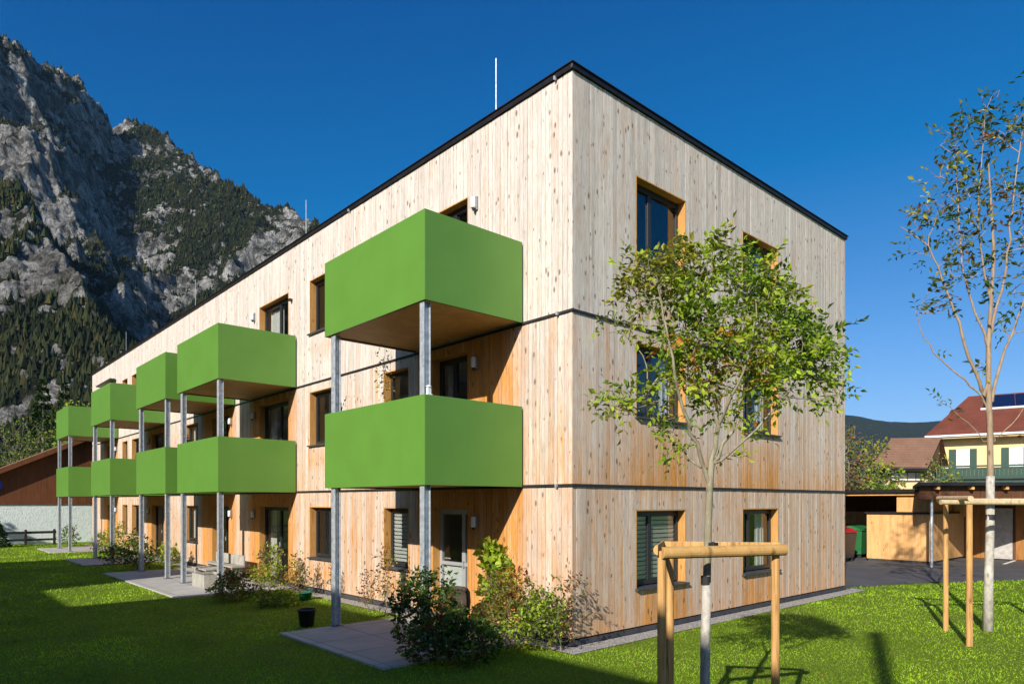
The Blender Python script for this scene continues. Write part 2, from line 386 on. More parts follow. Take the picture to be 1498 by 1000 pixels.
BAL = [(1.17, 4.53), (10.40, 13.82), (15.01, 18.40), (22.25, 25.65), (30.75, 34.0)]
def weath(side, u, z):
    s = 0 if z < Z1 else 1 if z < Z2 else 2
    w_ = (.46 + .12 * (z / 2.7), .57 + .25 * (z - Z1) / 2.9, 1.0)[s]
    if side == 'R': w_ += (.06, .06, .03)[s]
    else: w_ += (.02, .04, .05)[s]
    if side == 'L':
        for a, b in BAL:
            d = min(u - a + .1, b - u + .1)
            if d > 0 and z < Z2: w_ -= min(1, d / .5) * (.85 if s == 0 else .75)
        for a, b in WL:
            if a - .05 < u < b + .05 and (.3 < z - (0, 2.9, 5.8)[s] < .92): w_ -= .35
    else:
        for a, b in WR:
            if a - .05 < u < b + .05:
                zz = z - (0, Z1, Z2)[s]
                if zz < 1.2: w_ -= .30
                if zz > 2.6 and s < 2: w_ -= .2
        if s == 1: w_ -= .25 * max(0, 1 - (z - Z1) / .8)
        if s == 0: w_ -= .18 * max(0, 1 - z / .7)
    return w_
def wall_boards(side, ulen, openings, P):
    """real boards, one by one, with shadow gaps between; P(u, z, off) -> world point"""
    v = []; f = []; c = []
    zs = [(Z0, Z1 - .026), (Z1 + .026, Z2 - .026), (Z2 + .026, BH - .065)]
    for s, (za, zb) in enumerate(zs):
        u = 0.0
        while u < ulen - .01:
            wd = random.choice((.085, .10, .10, .125, .15)); wd = min(wd, ulen - u)
            if ulen - u - wd < .05: wd = ulen - u
            cuts = sorted({u, u + wd} | {e for o in openings for e in o[:2] if u + .001 < e < u + wd - .001})
            rn, tone, off, dw = random.random(), random.random(), random.uniform(0, .005), random.gauss(0, .06)
            for a, b in zip(cuts[:-1], cuts[1:]):
                ga = .0035 if a == u else 0; gb = .0035 if b == u + wd else 0
                mid = (a + b) / 2; segs = [(za, zb)]
                for o in openings:
                    if o[0] - .001 < mid < o[1] + .001:
                        ns = []
                        for p, q in segs:
                            if o[3] <= p or o[2] >= q: ns.append((p, q)); continue
                            if o[2] > p: ns.append((p, o[2]))
                            if o[3] < q: ns.append((o[3], q))
                        segs = ns
                for p, q in segs:
                    n = max(1, int((q - p) / .35)); base = len(v)
                    for i in range(n + 1):
                        z = p + (q - p) * i / n; wv = weath(side, mid, z) + dw
                        for uu, oo in ((a + ga, -.02), (a + ga, off), (b - gb, off), (b - gb, -.02)):
                            v.append(P(uu, z, oo)); c.append((max(0, wv) , rn, tone))
                    for i in range(n):
                        for k in range(3): f.append((base + i * 4 + k, base + i * 4 + k + 1, base + (i + 1) * 4 + k + 1, base + (i + 1) * 4 + k))
                    f.append((base, base + 3, base + 2, base + 1)); e = base + n * 4; f.append((e, e + 1, e + 2, e + 3))
            u += wd
    return np.array(v), f, np.array(c)
def holes(m, P, u0, u1, z0, z1, ops, off):
    us = sorted({u0, u1} | {e for o in ops for e in o[:2]}); zz = sorted({z0, z1} | {e for o in ops for e in o[2:]})
    for a, b in zip(us[:-1], us[1:]):
        for p, q in zip(zz[:-1], zz[1:]):
            if any(o[0] < (a + b) / 2 < o[1] and o[2] < (p + q) / 2 < o[3] for o in ops): continue
            m.add([P(a, p, off), P(b, p, off), P(b, q, off), P(a, q, off)], [(0, 1, 2, 3)])
PL = lambda u, z, o: (-o, u, z)
PR = lambda u, z, o: (u, -o, z)
PB = lambda u, z, o: (BX + o, u, z)
PF = lambda u, z, o: (u, BY + o, z)
for side, L_, ops, P in (('L', BY, openL, PL), ('R', BX, openR, PR), ('B', BY, [], PB), ('F', BX, [], PF)):
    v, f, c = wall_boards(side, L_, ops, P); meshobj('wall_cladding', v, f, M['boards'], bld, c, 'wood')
    m = MB(); holes(m, P, 0, L_, .02, BH - .05, ops, -.022); m.build('wall', M['backing'], bld)
def ring(name, z0, z1, out, mat, bev=.004):
    m = MB(); o = out
    m.box(-o, BX + o, -o, .005 - .03, z0, z1); m.box(-o, BX + o, BY + .025, BY + o, z0, z1)
    m.box(-o, -.025, -.025, BY + .025, z0, z1); m.box(BX + .025, BX + o, -.025, BY + .025, z0, z1)
    return m.build(name, mat, bld, bevel=bev)
ring('storey_band', Z1 - .022, Z1 + .022, .03, M['trim']); ring('storey_band', Z2 - .022, Z2 + .022, .03, M['trim'])
ring('plinth', .02, Z0 - .02, .012, M['plinth']); ring('roof_edge', BH - .06, BH + .02, .05, M['flash'], .008); ring('roof_edge', BH + .021, BH + .04, .075, M['flash'], .004)
MB().box(-.02, BX + .02, -.02, BY + .02, BH - .03, BH).build('roof', M['plinth'], bld)
m = MB(); m.box(2.2, BX - 1.6, 2.0, BY - 1.5, .0, BH - .1); m.build('interior_wall', M['plaster'], bld)
for z in (.02, 2.72, 5.62): MB().box(.26, BX - .3, .26, BY - .3, z, z + .06).build('floor_slab', M['floorin'], bld)
MB().box(.26, BX - .3, .26, BY - .3, 2.50, 2.68).build('ceiling', M['plaster'], bld)
MB().box(.26, BX - .3, .26, BY - .3, 5.40, 5.58).build('ceiling', M['plaster'], bld)
# clamps on the bands and the roof edge
for (y, z) in ((.35, BH - .06), (7.4, BH - .06), (.32, Z1), (.3, Z2)):
    MB().box(-.075, -.033, y - .015, y + .015, z - .03, z + .025).build('clamp', M['steel'], bld)
MB().box(BX + .02, BX + .16, .1, .22, 8.05, 8.12).build('wall_bracket', M['black'], bld)

def opening(P, a, b, z0, z1, kind, mull=None, blind=None, sill=True):
    D = .20; outw = lambda: None
    o = MB(); t = .022
    def bx(mm, u0, u1, q0, q1, d0, d1):      # box spanning depth d0..d1 inwards
        pts = [P(u, z, -d) for d in (d0, d1) for z in (q0, q1) for u in (u0, u1)]
        mm.add(pts, [(0, 1, 3, 2), (4, 6, 7, 5), (0, 4, 5, 1), (2, 3, 7, 6), (0, 2, 6, 4), (1, 5, 7, 3)])
    lin = MB(); e = .002
    bx(lin, a + e, a + t, z0, z1 - t, -.006, D); bx(lin, b - t, b - e, z0, z1 - t, -.006, D); bx(lin, a + e, b - e, z1 - t, z1 - e, -.006, D)
    fr = MB(); A, B, Q0, Q1 = a + t, b - t, z0 + (.03 if sill else 0), z1 - t; w_ = .075
    bx(fr, A, A + w_, Q0, Q1, D - .035, D + .04); bx(fr, B - w_, B, Q0, Q1, D - .035, D + .04)
    bx(fr, A + w_, B - w_, Q1 - w_ - .03, Q1, D - .035, D + .04); bx(fr, A + w_, B - w_, Q0, Q0 + w_ + .01, D - .035, D + .04)
    panes = []
    if mull:
        mu = A + (B - A) * mull; bx(fr, mu - .055, mu + .055, Q0 + w_ + .01, Q1 - w_ - .03, D - .03, D + .04); panes = [(A + w_, mu - .055), (mu + .055, B - w_)]
    else: panes = [(A + w_, B - w_)]
    fo = fr.build('door' if kind != 'window' else 'window', M['silver'] if kind == 'silver' else M['frame'], bld, bevel=.004)
    lin.build('reveal', M['jamb'], fo)
    for p, q in panes:
        g = MB(); bx(g, p, q, Q0 + w_ + .01, Q1 - w_ - .03, D, D + .006); g.build('pane', M['glass'], fo)
    if kind in ('door', 'silver'):
        h = MB(); hu = panes[0][1] + .03 if mull else B - .05; bx(h, hu - .012, hu + .012, z0 + 1.0, z0 + 1.14, D - .075, D - .05); bx(h, hu - .01, hu + .01, z0 + 1.05, z0 + 1.08, D - .051, D - .03); h.build('handle', M['silver'], fo)
    if kind == 'silver':
        c = MB(); bx(c, A + w_, B - w_, z0 + 1.03, z0 + 1.10, D - .04, D + .02); c.build('cross_bar', M['silver'], fo)
        c = MB(); bx(c, panes[-1][0], panes[-1][1], z0 + .09, z0 + 1.02, D + .03, D + .05); c.build('lower_panel', M['blind'], fo)
    if sill:
        s_ = MB(); bx(s_, a - .03, b + .03, z0 - .035, z0 + .0, -.075, -.006); bx(s_, a + .003, b - .003, z0 - .02, z0 + .012, -.006, D - .04); s_.build('sill', M['sill'], fo, bevel=.003)
    if blind == 'slats':
        s_ = MB(); z = Q1 - w_ - .04
        while z > Q0 + .1:
            for p, q in panes:
                pts = [P(u, zz, -(D + dd)) for (zz, dd) in ((z, .012), (z - .066, .03)) for u in (p, q)]; s_.add(pts, [(0, 1, 3, 2)])
            z -= .085
        s_.build('blind', M['blind'], fo)
    if blind in ('curtain', 'full'):
        s_ = MB(); p, q = panes[-1] if mull else panes[0]; p = q - (q - p) * (.45 if blind == 'curtain' else 1); n = 24; vs = []
        for i in range(n + 1):
            u = p + (q - p) * i / n; dd = .12 + .02 * math.sin(i * 1.9) + .01 * math.sin(i * .7); vs += [P(u, Q0 + .03, -(D + dd)), P(u, Q1 - .08, -(D + dd))]
        s_.add(vs, [(2 * i, 2 * i + 2, 2 * i + 3, 2 * i + 1) for i in range(n)]); s_.build('curtain', M['curtain'], fo, smooth=True)
    return fo
for i, (a, b) in enumerate(DL):
    for k in range(3):
        fo = opening(PL, a, b, *DZ[k], 'silver' if (i == 0 and k == 0) else 'door', mull=(.30 if (i, k) == (0, 0) else .55 if i == 0 else .45), blind=('curtain' if (i, k) in ((1, 0), (1, 1), (0, 1)) else 'full' if (i, k) == (1, 2) else None), sill=False)
        if (i, k) == (0, 0): fo['label'] = 'glazed door with silver frame and cross bar'
for i, (a, b) in enumerate(WL):
    for k in range(3): opening(PL, a, b, *SZ[k], 'window', mull=None if i == 0 else .5, blind=('slats' if (i, k) == (0, 0) else 'full' if (i, k) in ((2, 1), (2, 0)) else None))
for i, (a, b) in enumerate(WR):
    for k, z in enumerate(((.82, 2.26), (3.96, 5.33), (6.88, 8.36))):
        opening(PR, a, b, *z, 'window', mull=(.40, .34)[i], blind=('slats' if (i, k) == (0, 0) else 'curtain' if i == 1 else 'curtain' if k == 1 else None))

# balconies, posts, lamps, rods
def hbeam(m, x, y, z0, z1, w_=.13, d=.12, t=.012):
    m.box(x - w_ / 2, x - w_ / 2 + t, y - d / 2, y + d / 2, z0, z1); m.box(x + w_ / 2 - t, x + w_ / 2, y - d / 2, y + d / 2, z0, z1); m.box(x - w_ / 2 + t, x + w_ / 2 - t, y - t / 2, y + t / 2, z0, z1)
for i, (y0, y1) in enumerate(BAL):
    X = -2.14
    for z in (2.67, 5.59):
        fl = MB().box(X + .03, -.045, y0 + .03, y1 - .03, z + .03, z + .20).build('balcony', M['soffit'], bld)
        MB().box(X, X + .012, y0, y1, z, z + 1.43).build('front_panel', M['green'], fl, bevel=.003)
        for yy in (y0, y1 - .012): MB().box(X + .0125, -.04, yy, yy + .012, z, z + 1.43).build('side_panel', M['green'], fl, bevel=.003)
        m = MB(); m.box(X + .02, -.045, y0 + .013, y0 + .05, z + .005, z + .10); m.box(X + .02, -.045, y1 - .05, y1 - .013, z + .005, z + .10)
        m.box(X + .02, X + .06, y0 + .05, y1 - .05, z + .005, z + .10); m.build('steel_edge', M['darkmetal'], fl)
    for k, yy in enumerate((y0 + .13, y1 - .28)):
        m = MB(); 
        for za, zb in ((.035, 2.675), (2.875, 5.595)): hbeam(m, X + .10, yy, za, zb) if k == 0 else (hbeam(m, X + .10, yy, za, zb, .12, .12), m.box(X + .035, X + .165, yy + .07, yy + .085, za, zb))
        po = m.build('post', M['steel'], bld, bevel=.002)
        MB().box(X + .0, X + .2, yy - .1, yy + .1, .036, .052).build('foot_plate', M['steelbase'], po)
def walllamp(y, z):
    m = MB(); m.lathe((-.085, y, z - .10), [(.0, 0), (.045, 0), (.05, .02), (.05, .18), (.045, .2), (.0, .2)], 14); o = m.build('wall_lamp', M['lampw'], bld, smooth=True)
    MB().box(-.045, -.008, y - .055, y + .055, z - .13, z + .13).build('lamp_housing', M['lampg'], o, bevel=.01)
    MB().lathe((-.085, y, z - .15), [(0, 0), (.02, .0), (.03, .045), (0, .045)], 10).build('sensor', M['black'], o)
for y in (2.50, 13.4, 15.35, 25.2, 31.1):
    for z in (2.02, 5.08, 8.14): walllamp(y, z)
MB().box(-.10, -.008, 10.68, 10.76, 8.05, 8.12).build('vent_cap', M['black'], bld)
for (x, y) in ((.45, 2.45), (.5, 10.9), (.45, 20.5), (.5, 31.5)):
    m = MB(); m.tube([(x, y, BH), (x, y, BH + .25)], .03, 8); m.tube([(x, y, BH + .2), (x, y, BH + 1.5)], .008, 6); m.build('lightning_rod', M['steel'], bld)
m = MB(); m.box(-.30, -.04, 31.2, 34.4, 8.55, 8.62); m.build('awning', M['darkmetal'], bld, bevel=.01)

# ------------------------------------------------------------------ the mountain
def ridge_height(X, Y, ridges):
    Hh = np.full(X.shape, -60.0)
    for pts, sR, sL in ridges:
        P = [((px - 749) / 998 * y, y, (734 - py) / 998 * y) for px, py, y in pts]
        for a, b in zip(P[:-1], P[1:]):
            dx, dy = b[0] - a[0], b[1] - a[1]; L2 = dx * dx + dy * dy
            t = np.clip(((X - a[0]) * dx + (Y - a[1]) * dy) / L2, 0, 1)
            ex = X - (a[0] + t * dx); ey = Y - (a[1] + t * dy); d = np.hypot(ex, ey)
            side = dx * ey - dy * ex                                   # > 0: left of the direction of travel
            s = np.where(side > 0, sL, sR); Hh = np.maximum(Hh, a[2] + t * (b[2] - a[2]) - s * d)
    return Hh
# points are (bearing, elevation, distance) of the crests; each slope is rise over run
RID = [
    ([(-500, -250, 1150), (-200, -100, 1320), (0, 47, 1500), (60, 103, 1640), (117, 158, 1800), (165, 205, 2000), (200, 262, 2150)], 1.9, 1.1),
    ([(-40, 60, 1460), (20, 150, 1440), (58, 210, 1400), (112, 288, 1330), (104, 350, 1250), (127, 388, 1160)], 1.2, 2.1),
    ([(100, 150, 2120), (140, 174, 2080), (215, 187, 2020), (280, 221, 1930), (330, 258, 1850), (385, 297, 1780), (460, 333, 1700), (600, 430, 1620), (760, 520, 1520), (900, 600, 1450)], .98, 1.2),
    ([(290, 245, 1880), (255, 300, 1720), (215, 360, 1530), (180, 395, 1330), (200, 450, 1130)], .95, 1.25),
    ([(390, 305, 1770), (365, 350, 1600), (335, 400, 1420), (330, 460, 1230)], .95, 1.5),
    ([(-400, 120, 980), (-150, 215, 930), (0, 288, 860), (48, 338, 820), (105, 380, 800), (150, 445, 740), (205, 525, 680), (260, 610, 640)], 1.05, 1.3),
    ([(100, 362, 1060), (150, 388, 1030), (190, 440, 960), (222, 498, 900), (260, 570, 860)], .9, 1.6),
]
# crests run left to right, so their right-hand side (sR) faces the viewer except for the spurs that run towards it
NA, NR = 640, 520
tan_ = (np.linspace(-420, 860, NA) - 749) / 998; dist = 400 * (3300 / 400) ** np.linspace(0, 1, NR)
Yg = np.repeat(dist[:, None], NA, 1); Xg = Yg * tan_[None, :]
wx = (fbm(Xg / 230, Yg / 230, 4, 3) - .5) * 150; wy = (fbm(Xg / 230, Yg / 230, 4, 9) - .5) * 150
Hg = ridge_height(Xg + wx * .35, Yg + wy * .5, RID)
msk = np.clip((Hg + 20) / 120, 0, 1); ds = np.clip(Yg / 1500, .35, 1.2)
back = np.clip((Yg - 1250) / 300, 0, 1) * np.clip((Xg / Yg + .60) / .06, 0, 1)
Hg = Hg + msk * ds * ((ridged(Xg / 210, Yg / 210, 6, 21) - .62) * (165 - 120 * back) + (ridged(Xg / 60, Yg / 95, 4, 5, .6) - .62) * (60 - 28 * back) + (fbm(Xg / 22, Yg / 22, 3, 8) - .5) * 30 + (ridged(Xg / 14, Yg / 14, 3, 18) - .6) * 16 * np.clip((1300 - Yg) / 400, 0, 1))
base = np.minimum(-2.5, -2.5) + np.clip((Yg - 420) * .02, 0, 30)
Hg = np.maximum(Hg, base)
ca, cb = np.gradient(Hg); 
gy = ca / np.gradient(Yg, axis=0); gx = cb / np.gradient(Xg, axis=1)
slope = np.hypot(gx, gy)
sm = fbm(Xg / 130, Yg / 130, 5, 31); big = fbm(Xg / 420, Yg / 420, 3, 77)
near = np.clip((1100 - Yg) / 500, 0, 1)
diag = fbm((Xg - .7 * Hg) / 60, (Xg + 1.1 * Hg) / 240, 4, 55)
forest = .74 - (slope - 1.0) * .42 + (sm - .5) * 1.5 + (diag - .5) * 2.2 + (big - .5) * .7 - near * .16 + back * .10 + .35 * (fbm(Xg / 28, Yg / 28, 3, 91) - .5)
top = np.clip((Hg - .40 * Yg) / 120, 0, 1)
forest = forest + back * .35 * np.clip((Hg - .36 * Yg) / 150, 0, 1)
forest = np.clip(forest, 0, 1)
def camgrid_world(X, Y, Z):
    return np.stack([CAM.x + RT.x * X + FW.x * Y, CAM.y + RT.y * X + FW.y * Y, CAM.z + Z], -1)
def gridmesh(name, X, Y, Z, mat, col=None, smooth=True):
    nr, na = X.shape; v = camgrid_world(X, Y, Z).reshape(-1, 3); i = np.arange(nr * na).reshape(nr, na)
    f = np.stack([i[:-1, :-1], i[:-1, 1:], i[1:, 1:], i[1:, :-1]], -1).reshape(-1, 4)
    return meshobj(name, v, f, mat, None, col, smooth=smooth)
o = gridmesh('mountain', Xg, Yg, Hg, M['mount'], np.stack([forest, slope, sm], -1).reshape(-1, 3)); struct(o, 'steep rocky mountain with dark forest bands')
az_ = np.radians(np.linspace(-49.5, -113, 150)); d3 = np.linspace(500, 2300, 70); A3, D3 = np.meshgrid(az_, d3); X3, Y3 = np.sin(A3) * D3, np.cos(A3) * D3
H3 = np.interp(D3, [500, 700, 1700, 2300], [-4, 40, 950, 500]) * (.8 + .35 * ridged(X3 / 500, Y3 / 500, 5, 61)) + (ridged(X3 / 120, Y3 / 120, 4, 62) - .6) * 90 * np.clip((D3 - 500) / 300, 0, 1); H3 *= np.clip((113.2 - np.abs(np.degrees(A3))) / 8, 0, 1); H3 -= 3
o = gridmesh('mountain', X3, Y3, H3, M['mount'], np.stack([.62 + (fbm(X3 / 150, Y3 / 150, 4, 66) - .5)] * 3, -1).reshape(-1, 3)); struct(o, 'mountainside continuing left of the picture')
# conifers on the mountain, far too many to count
def cones(P, Hh, R, C, n=5):
    N = len(P); th = np.linspace(0, 2 * np.pi, n, endpoint=False)[None] + rng.random((N, 1)) * 6
    jit = .75 + .5 * rng.random((N, n))
    ring = np.stack([P[:, None, 0] + np.cos(th) * R[:, None] * jit, P[:, None, 1] + np.sin(th) * R[:, None] * jit, np.repeat(P[:, None, 2] + Hh[:, None] * .08, n, 1)], -1)
    tip = P + np.stack([np.zeros(N), np.zeros(N), Hh], -1)
    v = np.concatenate([ring, tip[:, None]], 1).reshape(-1, 3); b = (np.arange(N) * (n + 1))[:, None]
    f = np.concatenate([np.stack([b[:, 0] + k, b[:, 0] + (k + 1) % n, b[:, 0] + n], -1) for k in range(n)])
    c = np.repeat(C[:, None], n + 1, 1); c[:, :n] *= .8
    return v, f, c.reshape(-1, 3)
ii = rng.integers(0, NR - 1, 700000); jj = rng.integers(0, NA - 1, 700000)
area = Yg[ii, jj] ** 2; acc = rng.random(len(ii)) < np.clip((forest[ii, jj] - .42) * 4, 0, 1) * np.clip((Hg[ii, jj] + 2) / 3, 0, 1) * np.clip(.16 + .22 * (Yg[ii, jj] / 2500) ** 1.2, 0, 1)
ii, jj = ii[acc], jj[acc]; N = len(ii); fi = rng.random(N); fj = rng.random(N)
lerp = lambda A: (A[ii, jj] * (1 - fi) + A[ii + 1, jj] * fi) * (1 - fj) + (A[ii, jj + 1] * (1 - fi) + A[ii + 1, jj + 1] * fi) * fj
P = camgrid_world(lerp(Xg), lerp(Yg), lerp(Hg) - 1); hh = 3.5 + 11 * rng.random(N) ** 1.6; rr = hh * (.22 + .13 * rng.random(N))
cc = np.array([[.012, .018, .007]]) + rng.random((N, 1)) ** 2 * np.array([[.030, .032, .008]]); warm = rng.random(N) < .08; cc[warm] = [.055, .048, .014]; cc *= (.5 + 1.1 * fbm(P[:, 0] / 40, P[:, 1] / 40, 3, 3))[:, None]
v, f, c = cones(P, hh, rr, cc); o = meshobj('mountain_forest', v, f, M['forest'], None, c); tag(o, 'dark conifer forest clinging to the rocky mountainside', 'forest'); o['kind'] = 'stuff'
# the low ridge far away on the right
na2 = 160; t2 = (np.linspace(860, 1750, na2) - 749) / 998; d2 = np.linspace(3800, 7800, 60); Y2 = np.repeat(d2[:, None], na2, 1); X2 = Y2 * t2[None]
crest = (734 - (607 + 10 * (fbm(t2 * 6, t2 * 0, 4, 2) - .5) + 6 * np.clip((np.linspace(860, 1750, na2) - 1240) / 120, 0, 1))) / 998 * 6500
H2 = crest[None] * np.exp(-((Y2 - 6500) / 1500) ** 2) + (fbm(X2 / 500, Y2 / 500, 5, 4) - .5) * 120 * np.clip(crest[None] / 500, 0, 1) - 20
o = gridmesh('hills', X2, Y2, H2, M['mount'], np.stack([np.full(X2.shape, 1.0)] * 3, -1).reshape(-1, 3)); struct(o, 'long low wooded ridge on the horizon')

# ------------------------------------------------------------------ vegetation builders
def unit(a): return a / (np.linalg.norm(a, axis=-1, keepdims=True) + 1e-9)
def leaves(pos, d, size, ratio, col, up=.6, fold=.18):
    """folded five-point leaves"""
    N = len(pos); d = unit(d); nrm = unit(rng.normal(size=(N, 3)) + [0, 0, up * 2]); s = unit(np.cross(d, nrm)); nn = unit(np.cross(s, d))
    L = size[:, None]; W = L * ratio
    v = np.stack([pos, pos + d * L * .48 - s * W * .5 + nn * L * fold * .5, pos + d * L * .45, pos + d * L * .48 + s * W * .5 + nn * L * fold * .5, pos + d * L - nn * L * .12], 1).reshape(-1, 3)
    b = np.arange(N) * 5; f = np.concatenate([np.stack([b + i, b + j, b + k], -1) for i, j, k in ((0, 2, 1), (0, 3, 2), (1, 2, 4), (2, 3, 4))])
    return v, f, np.repeat(col, 5, 0)
def pinnate(pos, d, size, ratio, col, n=5, rl=2.3):
    """feathered leaves: n leaflets along a stalk"""
    d = unit(d); N = len(pos); nrm = unit(rng.normal(size=(N, 3)) * .6 + [0, 0, 1]); s = unit(np.cross(d, nrm)); P = []; D = []; S = []; C = []
    for k in range(n):
        t = (k // 2 + .6) / (n / 2) if k < n - 1 else 1.0; sg = (1 if k % 2 else -1) if k < n - 1 else 0
        p = pos + d * (size * rl * t)[:, None] + np.array([0, 0, -1]) * (size * rl * .14 * t * t)[:, None]
        P.append(p); D.append(d * (.55 if sg else 1) + s * sg * .85 + [0, 0, -.08]); S.append(size * (.85 + .3 * rng.random(N))); C.append(col * (.85 + .3 * rng.random((N, 1))))
    return leaves(np.concatenate(P), np.concatenate(D), np.concatenate(S), ratio, np.concatenate(C))
def palette(N, pal, pos=None):
    wts = np.array([p[1] for p in pal], float); idx = rng.choice(len(pal), N, p=wts / wts.sum())
    if pos is not None:                                   # neighbouring leaves share a tint
        q = fbm(pos[:, 0] * 2.6 + 40, pos[:, 1] * 2.6 + pos[:, 2] * 3.1 + 40, 3, 5); cum = np.cumsum(wts) / wts.sum()
        q = np.clip((np.argsort(np.argsort(q)) + .5) / N + rng.normal(size=N) * .13, 0, .999); idx = np.searchsorted(cum, q)
    c = np.array([p[0] for p in pal])[np.clip(idx, 0, len(pal) - 1)]; return c * (.75 + .5 * rng.random((N, 1)))
def inlobes(lobes, clump=1):
    out = []
    for c, r, n in lobes:
        n0_ = n; n = max(1, int(round(n / clump)))
        u = unit(rng.normal(size=(n, 3))) * (rng.random((n, 1)) ** .45); c = np.array(c, float)
        out.append(c + u[:, :1] * r[0] * np.array(RT) + u[:, 1:2] * r[1] * np.array(FW) + u[:, 2:] * r[2] * np.array([0, 0, 1]))
        if clump > 1: out[-1] = np.repeat(out[-1], clump, 0) + rng.normal(size=(n * clump, 3)) * min(r) * .16
    return np.concatenate(out)
def grow(root, att, step=.12, pen=.35, curve=.45, tipr=.003, ex=2.4, rootr=None, limbs=()):
    nodes = [np.array(p, float) for p in root]; par = list(range(-1, len(root) - 1)); plen = [0.0]
    for i in range(1, len(nodes)): plen.append(plen[-1] * 1.0 + np.linalg.norm(nodes[i] - nodes[i - 1]) * .2)
    cap = len(nodes) + len(att) * 40 + 200; arr = np.zeros((cap, 3)); pl = np.zeros(cap); n = len(nodes); arr[:n] = nodes; pl[:n] = plen
    rfix = {}
    for lp, ra, rb in limbs:                               # main limbs with a given course
        k = int(np.argmin(np.linalg.norm(arr[:n] - np.array(lp[0]), axis=1))); last = k; q = [np.array(p, float) for p in lp]
        for i in range(1, len(q)):
            for j in (1, 2, 3):
                t = (i - 1 + j / 3) / (len(q) - 1); arr[n] = q[i - 1] + (q[i] - q[i - 1]) * j / 3 + rng.normal(size=3) * .01; par.append(last); pl[n] = pl[last] + .02; rfix[n] = ra + (rb - ra) * t; last = n; n += 1
    for a in att[np.argsort(np.linalg.norm(att - arr[n - 1], axis=1))]:
        dd = arr[:n] - a; dl = np.sqrt((dd ** 2).sum(1)); cost = dl + pen * pl[:n] + np.maximum(0, dd[:, 2]) * 1.2
        k = int(np.argmin(cost)); L = dl[k]
        if L < step * .5: continue
        p0 = arr[k]; pr = par[k]; dr = unit(p0 - arr[pr]) if pr >= 0 else np.array([0, 0, 1.0]); p1 = p0 + dr * L * curve * .8 + np.array([0, 0, L * .08]); m_ = max(1, int(round(L / step))); last = k
        for i in range(1, m_ + 1):
            t = i / m_; p = (1 - t) ** 2 * p0 + 2 * t * (1 - t) * p1 + t * t * a + rng.normal(size=3) * step * .06 * (i < m_)
            arr[n] = p; par.append(last); pl[n] = pl[last] + L / m_; last = n; n += 1
    arr = arr[:n]; ch = [[] for _ in range(n)]
    for i in range(1, n): ch[par[i]].append(i)
    r = np.zeros(n)
    for i in range(n - 1, -1, -1): r[i] = max(tipr, sum(r[c] ** ex for c in ch[i]) ** (1 / ex)) if ch[i] else tipr
    if rootr is not None:
        for i, q in enumerate(rootr): r[i] = q
        lim = rootr[-1] * .8
        for i in range(len(rootr), n): r[i] = min(r[i], lim)
    for i, q in rfix.items(): r[i] = q
    return arr, par, ch, r
def branches(m, arr, par, ch, r, minr=0):
    stack = [(0, None)]
    while stack:
        i, pr = stack.pop(); chain = [pr, i] if pr is not None else [i]
        while ch[i]:
            c = sorted(ch[i], key=lambda q: -r[q]); stack += [(q, i) for q in c[1:]]; i = c[0]; chain.append(i)
        rad = [r[q] for q in chain]
        if pr is not None: rad[0] = min(r[pr], rad[1] * 1.15)
        if len(chain) > 1 and max(rad) > minr: m.tube([arr[q] for q in chain], rad, 8 if rad[0] > .02 else 5 if rad[0] > .006 else 3, cap=False, jit=.06 if rad[0] > .02 else 0)
    return m
def plant(name, label, cat, loc, root, lobes, pal, leaf=.06, ratio=.5, per=2, rootr=None, step=.12, kind='simple', thr=.006, bark='bark', leafname='foliage', stemname='stem', group=None, tipr=.003, pen=.35, spread=1.0, up=.6, ex=2.4, mat=None, clump=1, limbs=(), hot=None):
    t = thing(name, label, cat, loc, group)
    arr, par, ch, r = grow(root, inlobes(lobes, clump), step=step, rootr=rootr, tipr=tipr, pen=pen, ex=ex, limbs=limbs)
    m = branches(MB(), arr, par, ch, r); st = m.build(stemname, M[bark], t, smooth=True)
    idx = np.array([i for i in range(len(root), len(arr)) if r[i] < thr]); idx = np.repeat(idx, per)
    if isinstance(per, float): pass
    pos = arr[idx] + rng.normal(size=(len(idx), 3)) * step * .3; pd = arr[idx] - arr[np.array(par)[idx]]
    d = unit(pd) * .7 + rng.normal(size=(len(idx), 3)) * .75 * spread + [0, 0, -.15]
    sz = leaf * (.65 + .7 * rng.random(len(idx))); col = palette(len(idx), pal, pos)
    if hot:
        q = rng.random(len(idx)) < .55 * np.exp(-(np.linalg.norm(pos - np.array(hot[0]), axis=1) / hot[1]) ** 2); col[q] = palette(int(q.sum()), [((.50, .26, .04), 3), (ORG_, 2), (YEL, 2)])
    v, f, c = (pinnate if kind == 'pinnate' else leaves)(pos, d, sz, ratio, col)
    meshobj(leafname, v, f, mat or M['leaf'], t, c); return t, st
GRN, LGR, DGR = (.15, .24, .020), (.34, .44, .035), (.048, .100, .012)
YEL, ORG_, RED, BRN, OLV = (.36, .33, .045), (.45, .17, .03), (.20, .045, .025), (.17, .095, .035), (.13, .14, .03)

